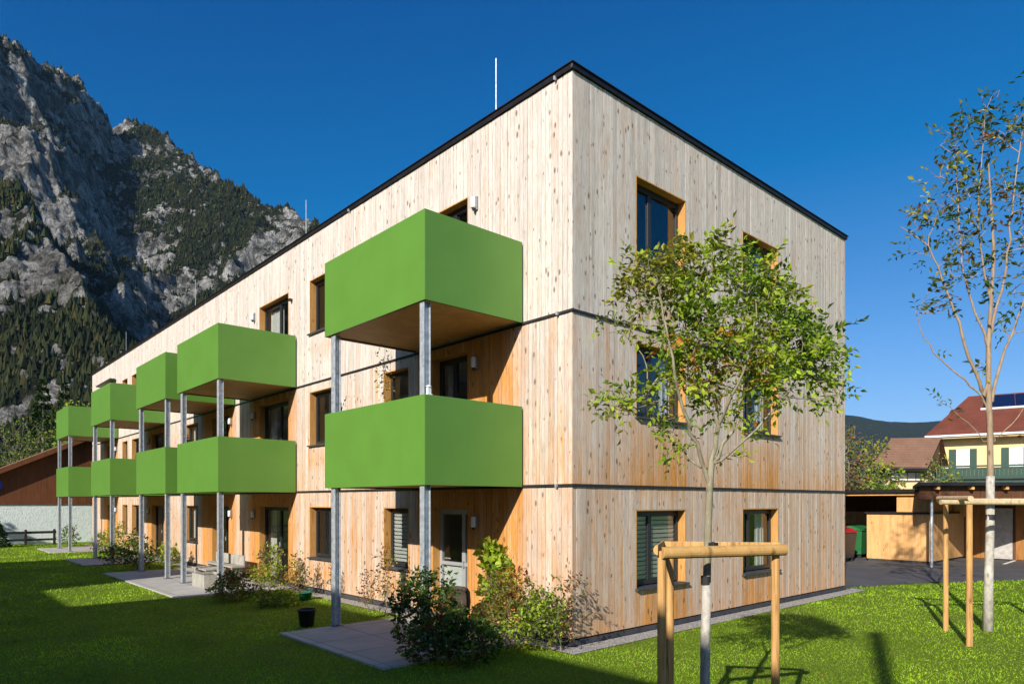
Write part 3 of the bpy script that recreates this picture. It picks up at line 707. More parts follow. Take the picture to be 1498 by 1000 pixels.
# ---- the young tree in front, tied between three stakes
def Pp(px, py, D): return V((px - 749) / 998 * D, D, 2.4 + (734 - py) / 998 * D)
D0 = 6.3
rootp = [V(1.775, D0, -.05), V(1.78, D0, .5), V(1.785, D0, 1.1), V(1.80, D0, 1.7), V(1.81, D0, 2.15), V(1.825, D0, 2.55), V(1.84, D0, 2.75)]
def lobe(px, py, rx, ry, n, D=D0, dd=0, depth=None): 
    k = D / 998; return (Pp(px, py, D + dd), (rx * k, (depth or (rx + ry) / 2) * k, ry * k), n)
lobes = [lobe(965, 425, 62, 58, 120), lobe(1040, 395, 70, 48, 130), lobe(925, 405, 30, 38, 26), lobe(1110, 440, 50, 60, 110), lobe(1020, 480, 80, 45, 120), lobe(1085, 510, 85, 55, 160), lobe(1160, 490, 48, 38, 90),
         lobe(1195, 525, 42, 34, 80), lobe(1120, 565, 55, 28, 60), lobe(1205, 570, 30, 16, 18), lobe(1000, 545, 50, 32, 50), lobe(950, 570, 40, 25, 28), lobe(905, 585, 26, 26, 22), lobe(1045, 590, 40, 28, 26),
         lobe(975, 620, 32, 12, 10), lobe(1000, 655, 28, 18, 12), lobe(1090, 620, 22, 18, 10), lobe(905, 470, 22, 30, 14), lobe(1060, 660, 30, 16, 5)]
t, st = plant('tree', 'young green leafy tree with pale wrapped trunk in front of the building, tied between stakes', 'tree', V(1.775, D0, 0), rootp, lobes,
    [(DGR, 1), (GRN, 6), (LGR, 10), (OLV, 2.0), (YEL, 1.0)], leaf=.067, ratio=.5, per=2, kind='pinnate', rootr=[.045, .041, .039, .037, .035, .033, .030], step=.085, thr=.0042, leafname='crown', stemname='trunk', tipr=.0028, ex=2.25, clump=2, bark='palebark', pen=.2, hot=(Pp(1050, 530, D0), .34),
    limbs=[([Pp(px, py, D0 + dd) for px, py, dd in L], a, b) for L, a, b in (
        (((1038, 690, 0), (1048, 640, 0), (1050, 590, .05), (1046, 520, .1), (1036, 450, .1), (1030, 390, .1)), .026, .008), (((1036, 700, 0), (1018, 650, -.1), (1000, 600, -.2), (985, 545, -.3), (975, 480, -.3), (962, 420, -.3)), .020, .007),
        (((1040, 690, 0), (1068, 630, .1), (1090, 580, .2), (1120, 530, .3), (1150, 490, .35)), .020, .007), (((1050, 620, 0), (1080, 560, -.2), (1100, 500, -.3), (1105, 440, -.3)), .015, .006),
        (((1040, 690, 0), (1090, 640, -.1), (1130, 600, -.1), (1165, 555, -.1), (1205, 540, 0)), .013, .006), (((1036, 695, 0), (1000, 660, .2), (960, 620, .3), (930, 590, .3), (905, 580, .3)), .011, .005))])
MB().tube([tuple(p) for p in (V(1.775, D0, -.02), V(1.78, D0, .5), V(1.785, D0, 1.1), V(1.799, D0, 1.66))], [.049, .045, .043, .041], 14, jit=.05).build('limewash_wrap', M['lime'], st, smooth=True)
MB().tube([tuple(V(1.79, D0, z)) for z in (1.64, 1.72)], [.045, .045], 14).build('rubber_tie', M['rubber'], st)
s = thing('tree_stakes', 'three yellowish round posts with cross bars holding the young tree in front of the building', 'tree stakes', V(1.8, D0, 0))
pa, pb, pc = V(1.29, 5.88, 0), V(1.50, 6.48, 0), V(2.425, 6.28, 0)
for p in (pa, pb, pc): MB().tube([tuple(p + Vector((0, 0, z))) for z in (-.1, .6, 1.3, 1.98)], [.039, .038, .037, .036], 14).build('post', M['stake'], s, bevel=.004, smooth=False)
def halfbar(a, b, z, h=.10, d=.045, mat='stake'):
    a = Vector(a); b = Vector(b); dr = (b - a).normalized(); n = Vector((-dr.y, dr.x, 0)); m = MB(); k = 8
    prof = [(math.cos(math.pi * i / k) * h / 2, math.sin(math.pi * i / k) * d) for i in range(k + 1)]
    vs = [tuple(p + Vector((0, 0, z + q[0])) + n * q[1]) for p in (a, b) for q in prof]; n_ = k + 1
    m.add(vs, [(i, i + 1, n_ + i + 1, n_ + i) for i in range(k)] + [(n_ - 1, 0, n_, 2 * n_ - 1), tuple(range(n_ - 1, -1, -1)), tuple(range(n_, 2 * n_))]); return m
fwd = Vector((FW.x, FW.y, 0)) * .04
halfbar(pc + RT * .07 - fwd, pa - RT * .01 - fwd * 1.0, 1.965, .105, .05).build('cross_bar', M['stakedark'], s, bevel=.003)
halfbar(pb - RT * .08 + fwd, pc + RT * .06 + fwd, 1.99, .075, .045).build('cross_bar', M['stake'], s, bevel=.003)
halfbar(pa - RT * .045 - fwd * 1.5, pb - RT * .045 + fwd, 1.99, .09, .04).build('cross_bar', M['stake'], s, bevel=.003)
MB().box(-.04, .04, -.04, .04, 0, .05).frame((0, 0, 0), (1, 0, 0), (0, 1, 0))
m = MB(); c = V(1.845, D0 - .05, 1.99); m.box(c.x - .04, c.x + .04, c.y - .03, c.y + .03, c.z - .035, c.z + .04); m.build('strap', M['rubber'], s, bevel=.006)

# ---- the tall thin tree on the right
D1 = 12.74
def P1(px, py, dd=0): return Pp(px, py, D1 + dd)
rp = [P1(1445, 924), P1(1446, 850), P1(1448, 770), P1(1449, 690), P1(1448, 620), P1(1446, 560), P1(1446, 500), P1(1450, 440), P1(1454, 370), P1(1450, 300), P1(1446, 240)]
k1 = D1 / 998
def L1(px, py, rx, ry, n, dd=0): return (P1(px, py, dd), (rx * k1, (rx + ry) / 2 * k1, ry * k1), n)
lobes = [L1(1440, 175, 45, 32, 44), L1(1485, 200, 40, 50, 48), L1(1400, 200, 35, 40, 32), L1(1375, 250, 25, 25, 22), L1(1430, 270, 50, 40, 52), L1(1490, 300, 50, 45, 52), L1(1365, 310, 35, 30, 30), L1(1410, 340, 45, 35, 46),
         L1(1475, 380, 45, 35, 34), L1(1340, 325, 20, 8, 6), L1(1345, 370, 25, 18, 12), L1(1385, 400, 45, 30, 34), L1(1350, 425, 30, 18, 14), L1(1440, 420, 35, 25, 16), L1(1370, 450, 35, 20, 18), L1(1480, 460, 40, 30, 20),
         L1(1350, 500, 14, 10, 3), L1(1357, 525, 10, 8, 3), L1(1470, 520, 35, 18, 8), L1(1540, 350, 40, 120, 60), L1(1540, 220, 40, 60, 36), L1(1372, 583, 9, 3, 4), L1(1490, 640, 14, 12, 3), L1(1540, 500, 30, 50, 16), L1(1500, 165, 25, 20, 14)]
t, st = plant('tree', 'tall thin tree with sparse brownish-green leaves and pale trunk on the right lawn', 'tree', P1(1445, 924), rp, lobes,
    [((.045, .085, .014), 5), ((.085, .13, .022), 5), (OLV, 3), ((.16, .08, .035), 2.2), (YEL, .4)], leaf=.125, ratio=.44, per=1, kind='pinnate', rootr=[.082, .074, .068, .055, .050, .046, .040, .034, .027, .020, .012], step=.2, thr=.0072, leafname='crown', stemname='trunk', bark='barkbrown', tipr=.0045, pen=.10, ex=2.3, clump=4,
    limbs=[([P1(*q) for q in L], a, b) for L, a, b in (
        (((1446, 590), (1432, 560), (1412, 504), (1398, 456), (1378, 408), (1359, 360), (1318, 331)), .036, .007), (((1446, 600), (1436, 580), (1412, 557), (1378, 528), (1350, 494), (1340, 456)), .022, .006),
        (((1448, 600), (1455, 560), (1470, 513), (1489, 465), (1512, 400), (1530, 330)), .034, .007), (((1446, 500), (1452, 470), (1465, 427), (1474, 370), (1479, 312), (1489, 240), (1496, 190)), .030, .007),
        (((1446, 520), (1440, 490), (1426, 456), (1407, 389), (1402, 312), (1398, 240)), .028, .007), (((1450, 440), (1440, 400), (1432, 330), (1434, 260), (1440, 180)), .022, .006),
        (((1449, 650), (1470, 630), (1498, 598), (1530, 570)), .013, .006), (((1447, 655), (1425, 628), (1395, 600), (1372, 584)), .011, .004))])
MB().tube([tuple(P1(1445, 926)), tuple(P1(1446, 850)), tuple(P1(1448, 770)), tuple(P1(1449, 696))], [.092, .078, .073, .066], 16, jit=.07).build('limewash_wrap', M['lime'], st, smooth=True)
MB().tube([tuple(P1(1449, 760)), tuple(P1(1449, 752))], [.082, .082], 14).build('rubber_tie', M['rubber'], st)
s = thing('tree_stakes', 'round pale posts with a long bar beside the tall thin tree on the right lawn', 'tree stakes', V(8.0, 12.4, 0))
q1, q2, q3 = V(8.1, 12.74, 0), V(7.63, 11.38, 0), V(9.75, 12.0, 0)
for p, r_ in ((q1, .046), (q2, .050), (q3, .046)): MB().tube([tuple(p + Vector((0, 0, z))) for z in (-.1, .8, 1.6, 2.36)], [r_, r_ * .97, r_ * .94, r_ * .9], 14).build('post', M['stake'], s)
for a, b, z in ((V(7.38, 11.75, 0), V(9.9, 11.98, 0), 2.40), (V(8.0, 12.8, 0), V(7.6, 11.3, 0), 2.47), (V(8.0, 12.84, 0), V(9.85, 12.1, 0), 2.43)):
    MB().tube([tuple(a + Vector((0, 0, z))), tuple(b + Vector((0, 0, z - .01)))], [.042, .045], 12, jit=.03).build('cross_bar', M['stakepale'], s)

# ---- shrubs along the building
def shrub(name, label, xd, h, rx, pal, leaf=.05, n=150, ratio=.55, per=2, stems=4, lobes=None, kind='simple', group='shrubs along the building', step=.09, thr=.006, cat='shrub', ry=None):
    b = xd; n = int(n * 1.3); leaf *= 1.4; per *= 2
    lo = lobes(b) if lobes else [(b + Vector((0, 0, h * .42)), (rx, ry or rx, h * .38), n), (b + Vector((0, 0, h * .75)), (rx * .6, (ry or rx) * .6, h * .27), n // 2)]
    root = [b + Vector((0, 0, -.03)), b + Vector((0, 0, .05)), b + Vector((0, 0, .11))]
    return plant(name, label, cat, b, root, lo, pal, leaf=leaf, ratio=ratio, per=per, rootr=[.02, .016, .013], step=step, kind=kind, thr=thr, group=group, tipr=.0022, pen=.12)
W2 = lambda x, y: Vector((x, y, 0))
shrub('shrub', 'dark green leafy shrub at the near corner of the concrete patio', W2(-2.38, .55), 1.55, .66, [(DGR, 5), ((.04, .085, .015), 4), (GRN, 2), (RED, .8), (OLV, .8)], n=230, per=3, leaf=.055,
      lobes=lambda b: [(b + Vector((0, 0, .5)), (.66, .55, .48), 360), (b + Vector((-.1, .1, 1.1)), (.46, .4, .38), 170), (b + RT * .45 + Vector((0, 0, .35)), (.55, .45, .33), 220), (b - RT * .45 + Vector((0, 0, .95)), (.22, .2, .25), 30)])
shrub('shrub', 'bushy yellow-green shrub with reddish twigs between the dark shrub and the building corner', W2(-1.05, .42), 1.5, .6, [(LGR, 4), (GRN, 4), (OLV, 3), (YEL, 1.6), (RED, 1.0), (ORG_, .8)], n=200, per=2, leaf=.05,
      lobes=lambda b: [(b + Vector((0, 0, .5)), (.62, .5, .42), 480), (b + Vector((0, 0, 1.0)), (.48, .4, .38), 270), (b + RT * .55 + Vector((0, 0, .6)), (.42, .35, .5), 300)])
shrub('shrub', 'thin shrub of red-brown twigs right at the building corner', W2(-.38, -.10), 1.45, .45, [(RED, 3), (OLV, 3), (BRN, 2), (GRN, 1.5), (ORG_, 1)], n=70, per=1, leaf=.045,
      lobes=lambda b: [(b + Vector((0, 0, .5)), (.4, .35, .42), 90), (b + RT * .15 + Vector((0, 0, 1.05)), (.34, .3, .38), 50), (b + RT * .42 + Vector((0, 0, .8)), (.2, .2, .2), 14)])
shrub('climbing_plant', 'bright yellow-green vine climbing beside the near patio door', W2(-.20, 1.72), 1.75, .3, [(LGR, 4), ((.26, .34, .03), 5), (YEL, 2.2), (GRN, 1)], n=70, per=2, leaf=.10, ratio=.95,
      lobes=lambda b: [(b + Vector((0, 0, .9)), (.26, .13, .75), 90), (b + Vector((-.02, .1, 1.5)), (.2, .12, .2), 24), (b - RT * .05 + RT * .25 + Vector((0, 0, .9)), (.22, .12, .4), 36)], cat='climber')
shrub('shrub', 'thin red-leaved shrub under the nearest ground floor window', W2(-.62, 5.5), 1.0, .3, [(RED, 3), (BRN, 2), (OLV, 2), (ORG_, 1)], n=60, per=1, leaf=.045, ry=.25)
shrub('shrub', 'upright autumn-tinted shrub between the nearest window and the near patio door', W2(-.66, 4.72), 1.55, .3, [(OLV, 4), (YEL, 1.5), (LGR, 2), (RED, 1.2), (ORG_, 1)], n=90, per=1, leaf=.05, ry=.25,
      lobes=lambda b: [(b + Vector((0, 0, .6)), (.26, .22, .5), 80), (b + Vector((0, 0, 1.25)), (.24, .2, .3), 50)])
shrub('shrub', 'small dark spiky shrub against the cladding right of the second window', W2(-.30, 7.72), .95, .14, [(DGR, 3), (RED, 1.5), (BRN, 1.5)], n=70, per=1, leaf=.045,
      lobes=lambda b: [(b + Vector((0, 0, .4)), (.15, .14, .36), 80), (b + Vector((0, 0, .8)), (.06, .06, .16), 16)])
shrub('shrub', 'orange-tinted shrub below the second window beside the far steel post', W2(-.75, 8.85), 1.1, .42, [(OLV, 3), (ORG_, 2), (YEL, 1.5), (LGR, 2), (RED, 1)], n=110, per=1, leaf=.055)
shrub('shrub', 'pale yellow-green shrub in front of the second patio door', W2(-1.05, 9.75), 1.3, .55, [(YEL, 3), (LGR, 4), (OLV, 4), (BRN, .6)], n=170, per=2, leaf=.055)
shrub('shrub', 'dark low shrub with reddish leaves at the edge of the second patio', W2(-2.25, 9.05), .75, .6, [(DGR, 4), (RED, 2), (GRN, 3), (BRN, 1)], n=170, per=2, leaf=.055)
shrub('shrub', 'low green clump on the grass between the first two patios', W2(-1.75, 7.6), .35, .55, [(GRN, 4), (LGR, 3), (DGR, 2), (OLV, 1)], n=110, per=2, leaf=.06)
for i, (x, y, h, r_, pal, lab) in enumerate((
    (-1.9, 19.3, 1.15, .6, [(DGR, 5), (GRN, 2), (RED, 1)], 'dark shrub at the corner of the third patio, first of its row'),
    (-1.5, 20.7, 1.35, .65, [(DGR, 4), (RED, 1.5), (GRN, 2)], 'dark shrub with a tall shoot in the middle of the far row'),
    (-.9, 19.2, .95, .5, [(LGR, 3), (YEL, 2), (GRN, 2)], 'yellowish shrub against the cladding behind the dark far shrubs'),
    (-2.2, 21.6, .9, .5, [(DGR, 4), (GRN, 2), (BRN, 1)], 'low dark shrub at the left end of the dark far row'),
    (-.8, 27.3, 1.5, .6, [(YEL, 3), (LGR, 4), (OLV, 2)], 'yellow-green shrub between the fourth and fifth patios'),
    (-1.0, 29.5, 1.1, .5, [(OLV, 3), (LGR, 2), (GRN, 2)], 'small olive shrub just before the farthest patio'),
    (-1.3, 35.8, 1.2, .55, [(DGR, 3), (GRN, 3), (RED, 1)], 'farthest dark shrub by the pale wall'))):
    shrub('shrub', lab, W2(x, y), h, r_, pal, n=120, per=1, leaf=.09, step=.14)

# ---- trees farther away
def fartree(name, label, base, h, r_, pal, n=400, leaf=.22, per=3, lobes=None, trunkr=.14, group='trees in the background', bark='bark'):
    lo = lobes or [(base + Vector((0, 0, h * .62)), (r_, r_, h * .36), n), (base + Vector((0, 0, h * .42)), (r_ * .85, r_ * .85, h * .2), n // 3)]
    return plant(name, label, 'tree', base, [base + Vector((0, 0, z)) for z in (-.1, h * .1, h * .22, h * .35, h * .5, h * .65)], lo, pal, leaf=leaf, ratio=.7, per=per, rootr=[trunkr, trunkr * .9, trunkr * .8, trunkr * .62, trunkr * .45, trunkr * .28], step=h * .05, thr=.03, group=group, leafname='crown', stemname='trunk', tipr=.012, bark=bark)
AUT = [(YEL, 3), (LGR, 4), (OLV, 2), (GRN, 1)]
fartree('tree', 'yellow-green tree rising behind the barn roof, left of the far balconies', V(-42, 66, 0), 12.5, 3.0, AUT, n=520, leaf=.32)
fartree('tree', 'olive tree behind the barn roof, leftmost of the pair by the far balconies', V(-47.5, 66, 0), 11.0, 2.8, [(OLV, 3), (GRN, 3), (YEL, 1)], n=360)
fartree('tree', 'taller yellow-green tree between the barn and the far end of the block', V(-45, 76, 0), 16, 2.6, AUT, n=480, leaf=.36)
fartree('tree', 'yellow-green birch left of the brown roofed house', V(25.2, 48, 0), 7.3, 1.6, AUT, n=330)
fartree('tree', 'tall olive tree left of the brown roofed house, next to the block', V(24.2, 50.5, 0), 8.6, 1.5, [(OLV, 4), (BRN, 1.5), (GRN, 2)], n=300)
fartree('tree', 'brownish half-bare tree right beside the corner of the block', V(20.0, 40.5, 0), 7.2, 1.4, [(BRN, 3), (OLV, 3), (ORG_, .6)], n=220, per=2)
fartree('tree', 'green tree in front of the brown roofed house', V(24.6, 45.2, 0), 5.4, 1.3, [(GRN, 3), (LGR, 2), (YEL, 1)], n=240)
fartree('tree', 'round green shrub tree at the corner of the yellow house balcony', V(29.0, 46.2, 0), 5.7, 1.35, [(GRN, 3), (LGR, 3), (DGR, 1)], n=280, leaf=.18)
fartree('tree', 'small green crown showing over the carport roof', V(26.8, 44.0, 0), 3.9, 1.0, [(LGR, 3), (GRN, 2)], n=140, leaf=.16)
for i_, (x_, y_, h_) in enumerate(((-38, 24, 11), (-42, 30, 13), (-36, 37, 10), (-44, 44, 12), (-40, 52, 14), (-34, 12, 10))): fartree('tree', ['leafy tree beyond the neighbouring block, nearest of its row', 'tall leafy tree beyond the neighbouring block, second of its row', 'leafy tree beyond the neighbouring block, third of its row', 'leafy tree beyond the neighbouring block, fourth of its row', 'tallest leafy tree of the row beyond the neighbouring block', 'leafy tree right behind the neighbouring block'][i_], Vector((x_, y_, 0)), h_, 4.2, [(GRN, 3), (DGR, 3), (OLV, 1)], n=260, leaf=.6)  # six out-of-view trees added to keep bright lawn out of the window reflections
def conifer(label, base, h, r_, n=2600, leaf=.35, group='dark spruces at the foot of the mountain'):
    t = thing('spruce', label, 'tree', base, group)
    MB().tube([tuple(base + Vector((0, 0, z))) for z in (-.1, h * .5, h)], [h * .016, h * .010, .01], 7).build('trunk', M['bark'], t)
    u = rng.random(n) ** 1.35; th = rng.random(n) * 2 * np.pi; lay = np.floor(u * h / (h * .06)) * .06; tt = .06 + .94 * np.clip(lay + rng.random(n) * .03, 0, 1)
    R_ = r_ * (1 - tt) * (.25 + .75 * rng.random(n) ** .5) * (.8 + .4 * vnoise(th * 2, tt * 9, 3)) + .04; pos = np.stack([base.x + np.cos(th) * R_, base.y + np.sin(th) * R_, base.z + tt * h - R_ * .25], -1)
    d = np.stack([np.cos(th), np.sin(th), -.45 + .3 * rng.normal(size=n)], -1) + rng.normal(size=(n, 3)) * .3
    col = np.array([[.016, .034, .010]]) + rng.random((n, 1)) * np.array([[.026, .034, .010]]); v, f, c = leaves(pos, d, leaf * (.6 + .8 * rng.random(n)), .5, col, up=.3)
    meshobj('crown', v, f, M['forest'], t, c); return t
conifer('small dense spruce at the left edge beside the pale barn wall', Vector((-4.45, 37.4, 0)), 1.9, .8, 1500, .16)
fartree('tree', 'broad round tree standing left of the pale barn wall', Vector((-13.6, 37.0, 0)), 6.3, 3.0, [(GRN, 3), (DGR, 3)], n=500, leaf=.3, per=4)
lab = ['dark spruce behind the barn roof, leftmost', 'dark spruce behind the barn roof, second from the left', 'slim dark spruce between the two broad ones behind the barn', 'broad dark spruce right above the barn roof', 'dark spruce behind the yellow-green trees', 'dark spruce just left of the highest far balcony', 'pointed spruce standing back above the barn']
for l_, (x, d, h) in zip(lab, ((-72, 92, 17), (-66, 96, 20), (-62, 100, 15), (-57, 98, 18), (-60, 120, 19), (-66, 118, 22), (-82, 125, 24))): conifer(l_, V(x, d, 0), h, h * .2, 2600, .6)

# ------------------------------------------------------------------ the barn, fence and small things on the left
bn = thing('barn', 'low barn with pale rendered wall, brown timber gable and shallow brown roof', 'barn', (3, 40.2, 0))
ax, az, sl_ = 3.0, 7.55, .50
ex0, ex1 = -7.5, 13.5
MB().box(ex0 + .6, ex1 - .6, 40.2, 52, -.1, 2.28).build('wall', M['barnwall'], bn)
m = MB(); zz = lambda x: az - abs(x - ax) * sl_
P_ = [(ex0 + .6, 2.283), (ex1 - .6, 2.283), (ex1 - .6, zz(ex1 - .6) - .02), (ax, az - .02), (ex0 + .6, zz(ex0 + .6) - .02)]
m.add([(x, 40.12, z) for x, z in P_] + [(x, 51.9, z) for x, z in P_], [(0, 1, 2, 3, 4), (9, 8, 7, 6, 5)] + [(i, (i + 1) % 5, (i + 1) % 5 + 5, i + 5) for i in range(5)]); m.build('gable', M['barnwood'], bn)
for e in (ex0, ex1):
    m = MB(); y0 = 39.7; m.slab([(ax, y0, az + .16), (ax, 53, az + .16), (e, 53, zz(e) + .16), (e, y0, zz(e) + .16)] if e < ax else [(ax, 53, az + .16), (ax, y0, az + .16), (e, y0, zz(e) + .16), (e, 53, zz(e) + .16)], .16 if e > ax else .16)
    m.build('roof', M['brownroof'], bn)
    m = MB(); m.slab([(ax, y0 - .03, az + .19), (ax, y0 - .03, az - .10), (e, y0 - .03, zz(e) - .10), (e, y0 - .03, zz(e) + .19)], .03); m.build('verge_board', M['barnwood'], bn)
m = MB(); m.lathe((0, 0, 0), [(0, 0)], 3)
sg = MB(); c0 = Vector((-4.22, 40.05, 3.35)); n = 20
sg.add([(c0.x + .42 * math.cos(2 * math.pi * k / n), yy, c0.z + .42 * math.sin(2 * math.pi * k / n)) for yy in (40.09, 40.04) for k in range(n)], [tuple(range(n)), tuple(range(2 * n - 1, n - 1, -1))] + [(k, k + n, (k + 1) % n + n, (k + 1) % n) for k in range(n)])
tag(sg.build('round_sign', M['blue'], None), 'round blue sign on the brown barn gable at the left edge', 'sign')
fe = thing('fence', 'low dark timber fence with one rail in front of the pale barn wall', 'fence', (-6, 39.0, 0))
MB().box(-13, -1.4, 38.98, 39.03, .62, .76).build('rail', M['grassdark'], fe); MB().box(-13, -1.4, 38.98, 39.03, .22, .34).build('rail', M['grassdark'], fe)
for x in (-12.5, -10, -7.5, -5.2, -2.85, -1.5): MB().box(x - .06, x + .06, 38.90, 38.975, -.05, .86).build('post', M['grassdark'], fe)

# furniture on the patios
b = thing('planter_box', 'low grey weathered timber box at the edge of the second patio', 'planter', (-1.75, 12.2, 0.035))
for (x0, x1, y0, y1) in ((-2.05, -1.45, 11.75, 11.79), (-2.05, -1.45, 12.71, 12.75), (-2.05, -2.01, 11.79, 12.71), (-1.49, -1.45, 11.79, 12.71)): MB().box(x0, x1, y0, y1, .036, .40).build('side_board', M['greywood'], b, bevel=.004)
MB().box(-2.0, -1.5, 11.8, 12.7, .036, .33).build('soil', M['plinth'], b)
b = thing('bench', 'grey timber bench with plank seat on the second patio beside the low box', 'bench', (-1.35, 13.6, .035))
for k in range(4): MB().box(-1.62 + k * .15, -1.49 + k * .15, 12.95, 14.2, .40, .44).build('seat_plank', M['greywood'], b, bevel=.003)
for y in (13.05, 14.0): MB().box(-1.58, -1.08, y, y + .08, .036, .395).build('leg', M['greywood'], b, bevel=.003)
b = thing('bench', 'long pale grey bench against the cladding between the second and third doors', 'bench', (-.55, 14.3, .035))
MB().box(-.85, -.46, 13.0, 15.4, .43, .48).build('seat', M['greywood'], b, bevel=.004); MB().box(-.50, -.455, 13.0, 15.4, .485, .78).build('backrest', M['greywood'], b, bevel=.004)
for y in (13.1, 14.2, 15.2): MB().box(-.82, -.51, y, y + .08, .036, .425).build('leg', M['greywood'], b, bevel=.003)
b = thing('garden_chair', 'dark round-backed wicker chair on the near patio behind the shrubs', 'chair', (-.95, 2.05, .035))
m = MB(); c = Vector((-.92, 2.0, 0)); n = 18; vs = []; fs = []
for j, (r1, z) in enumerate(((.27, .42), (.29, .6), (.28, .78), (.24, .84))):
    for i in range(n + 1): a = math.radians(-70 + 250 * i / n); vs.append((c.x + r1 * math.cos(a), c.y + r1 * math.sin(a), z + .04 * math.sin(math.pi * i / n)))
fs = [(j * (n + 1) + i, j * (n + 1) + i + 1, (j + 1) * (n + 1) + i + 1, (j + 1) * (n + 1) + i) for j in range(3) for i in range(n)]; m.add(vs, fs); o = m.build('backrest', M['wicker'], b, smooth=True); sm_ = o.modifiers.new('t', 'SOLIDIFY'); sm_.thickness = .035
MB().lathe((c.x, c.y, .40), [(0, 0), (.27, 0), (.28, .03), (.26, .06), (0, .06)], 20).build('seat', M['wicker'], b, smooth=True)
for a in range(4): q = math.radians(45 + 90 * a); MB().tube([(c.x + .2 * math.cos(q), c.y + .2 * math.sin(q), .40), (c.x + .25 * math.cos(q), c.y + .25 * math.sin(q), .036)], .014, 8).build('leg', M['darkmetal'], b)
def pot(label, x, y, z, r_, h, mat, plantpal=None, cat='flower pot', name='flower_pot'):
    t = thing(name, label, cat, (x, y, z)); MB().lathe((x, y, z), [(0, 0), (r_ * .75, 0), (r_, h), (r_ * 1.08, h), (r_ * 1.08, h * .93), (r_ * .98, h * .93), (r_ * .9, h * .8), (0, h * .8)], 18).build('pot', M[mat], t, smooth=True)
    if plantpal:
        p = np.array([x, y, z + h * .8]) + rng.normal(size=(46, 3)) * [r_ * .7, r_ * .7, h * .3] + [0, 0, h * .5]; v, f, c = leaves(p, rng.normal(size=(46, 3)) + [0, 0, .5], r_ * (.5 + .5 * rng.random(46)), .5, palette(46, plantpal)); meshobj('leaves', v, f, M['leaf'], t, c)
    return t
pot('black round pot standing on the grass by the left steel post of the near patio', -2.42, 4.72, 0, .17, .34, 'black')
pot('dark green tub on the ground between the second door and the orange-tinted shrub', -.85, 8.1, 0, .17, .2, 'teal')
pot('small pot with dry plants on the far corner of the nearest middle balcony', -1.93, 4.36, 4.12, .07, .12, 'silver', [(BRN, 2), (OLV, 2)])
pot('small pot with dark plant on the corner of the second middle balcony', -1.93, 13.55, 4.12, .07, .12, 'silver', [(RED, 2), (DGR, 2)])
def lantern(x, y, z):
    t = thing('lantern', 'small white lantern on the corner of the nearest middle balcony by the post', 'lantern', (x, y, z))
    MB().box(x - .045, x + .045, y - .045, y + .045, z, z + .02).build('base', M['white'], t); MB().box(x - .035, x + .035, y - .035, y + .035, z + .0205, z + .13).build('lantern_glass', M['lampw'], t, bevel=.006)
    MB().lathe((x, y, z + .131), [(.055, 0), (.045, .012), (.015, .03), (0, .032)], 12).build('cap', M['white'], t)
lantern(-2.02, 1.24, 4.10)
hp = thing('hanging_decoration', 'string of shells and dried flowers hanging beside the near balcony post', 'decoration', (-1.93, 1.52, 4.3))
MB().tube([(-1.93, 1.52, 5.6), (-1.93, 1.52, 4.35)], .004, 5).build('string', M['steelbase'], hp)
for k in range(9):
    z = 5.25 - k * .11; MB().lathe((-1.93 + random.uniform(-.02, .02), 1.52 + random.uniform(-.03, .03), z), [(0, 0), (.02, .015), (.028, .03), (.012, .06), (0, .06)], 8).build('shell', M[('lampw', 'terracotta', 'silver')[k % 3]], hp, smooth=True)
t = thing('hanging_plant', 'dried hanging plant in front of the nearest middle floor window', 'plant', (-1.0, 4.2, 4.3)); MB().tube([(-1.0, 4.2, 5.6), (-1.0, 4.2, 5.1)], .004, 5).build('string', M['steelbase'], t)
p = np.array([-1.0, 4.2, 4.85]) + rng.normal(size=(170, 3)) * [.10, .10, .26]; v, f, c = leaves(p, rng.normal(size=(170, 3)) + [0, 0, -.6], .07 * (.6 + .6 * rng.random(170)), .5, palette(170, [(OLV, 2), (BRN, 3), (YEL, 1.5), (GRN, 1)])); meshobj('foliage', v, f, M['leaf'], t, c)

# ------------------------------------------------------------------ yard on the right
sh = thing('storage_shed', 'low flat-topped timber shed of pale vertical boards in the yard', 'shed', (23, 2, 0))
MB().box(21.36, 25.6, .94, 3.3, .10, 1.93).build('wall', M['shedwood'], sh); MB().box(21.40, 25.56, .98, 3.26, -.02, .099).build('plinth', M['plinth'], sh)
MB().box(21.28, 25.7, .86, 3.36, 1.932, 2.0).build('roof', M['flash'], sh)
bs_ = thing('bin_shelter', 'flat-roofed timber shelter with open front behind the low shed', 'shelter', (26, 4, 0))
MB().box(22.2, 31, 1.0, 14, 2.80, 2.93).build('roof', M['flash'], bs_); MB().box(22.35, 30.9, 1.1, 13.9, 2.68, 2.797).build('roof_boards', M['shedwood'], bs_)
MB().box(22.5, 22.6, 1.2, 2.55, 2.003, 2.677).build('upper_panel', M['shedwood'], bs_); MB().box(24.8, 24.9, .7, 1.1, 1.8, 2.677).build('upper_panel', M['shedwood'], bs_)
MB().box(25.62, 25.72, 3.5, 13.5, 1.35, 1.95).build('header_board', M['shedwood'], bs_); MB().box(30.5, 30.6, 1.2, 13.8, 0, 2.677).build('back_wall', M['carwood'], bs_)
MB().box(22.61, 30.49, 1.2, 1.3, 2.003, 2.677).build('side_panel', M['shedwood'], bs_)
for x, y in ((22.5, 13.6), (25.67, 13.6)): MB().box(x, x + .12, y, y + .12, 0, 2.67).build('post', M['shedwood'], bs_)
cp = thing('carport', 'open carport with dark flat roof, timber back wall and pale door', 'carport', (24, -3, 0))
fl_, fr_ = V(14.65, 24.6), V(26.0, 24.6); bl_, br_ = V(18.2, 31.0), V(30, 31.0)
m = MB(); m.slab([(p.x, p.y, 3.12) for p in (fl_, fr_, br_, bl_)], .12); m.build('roof', M['flash'], cp)
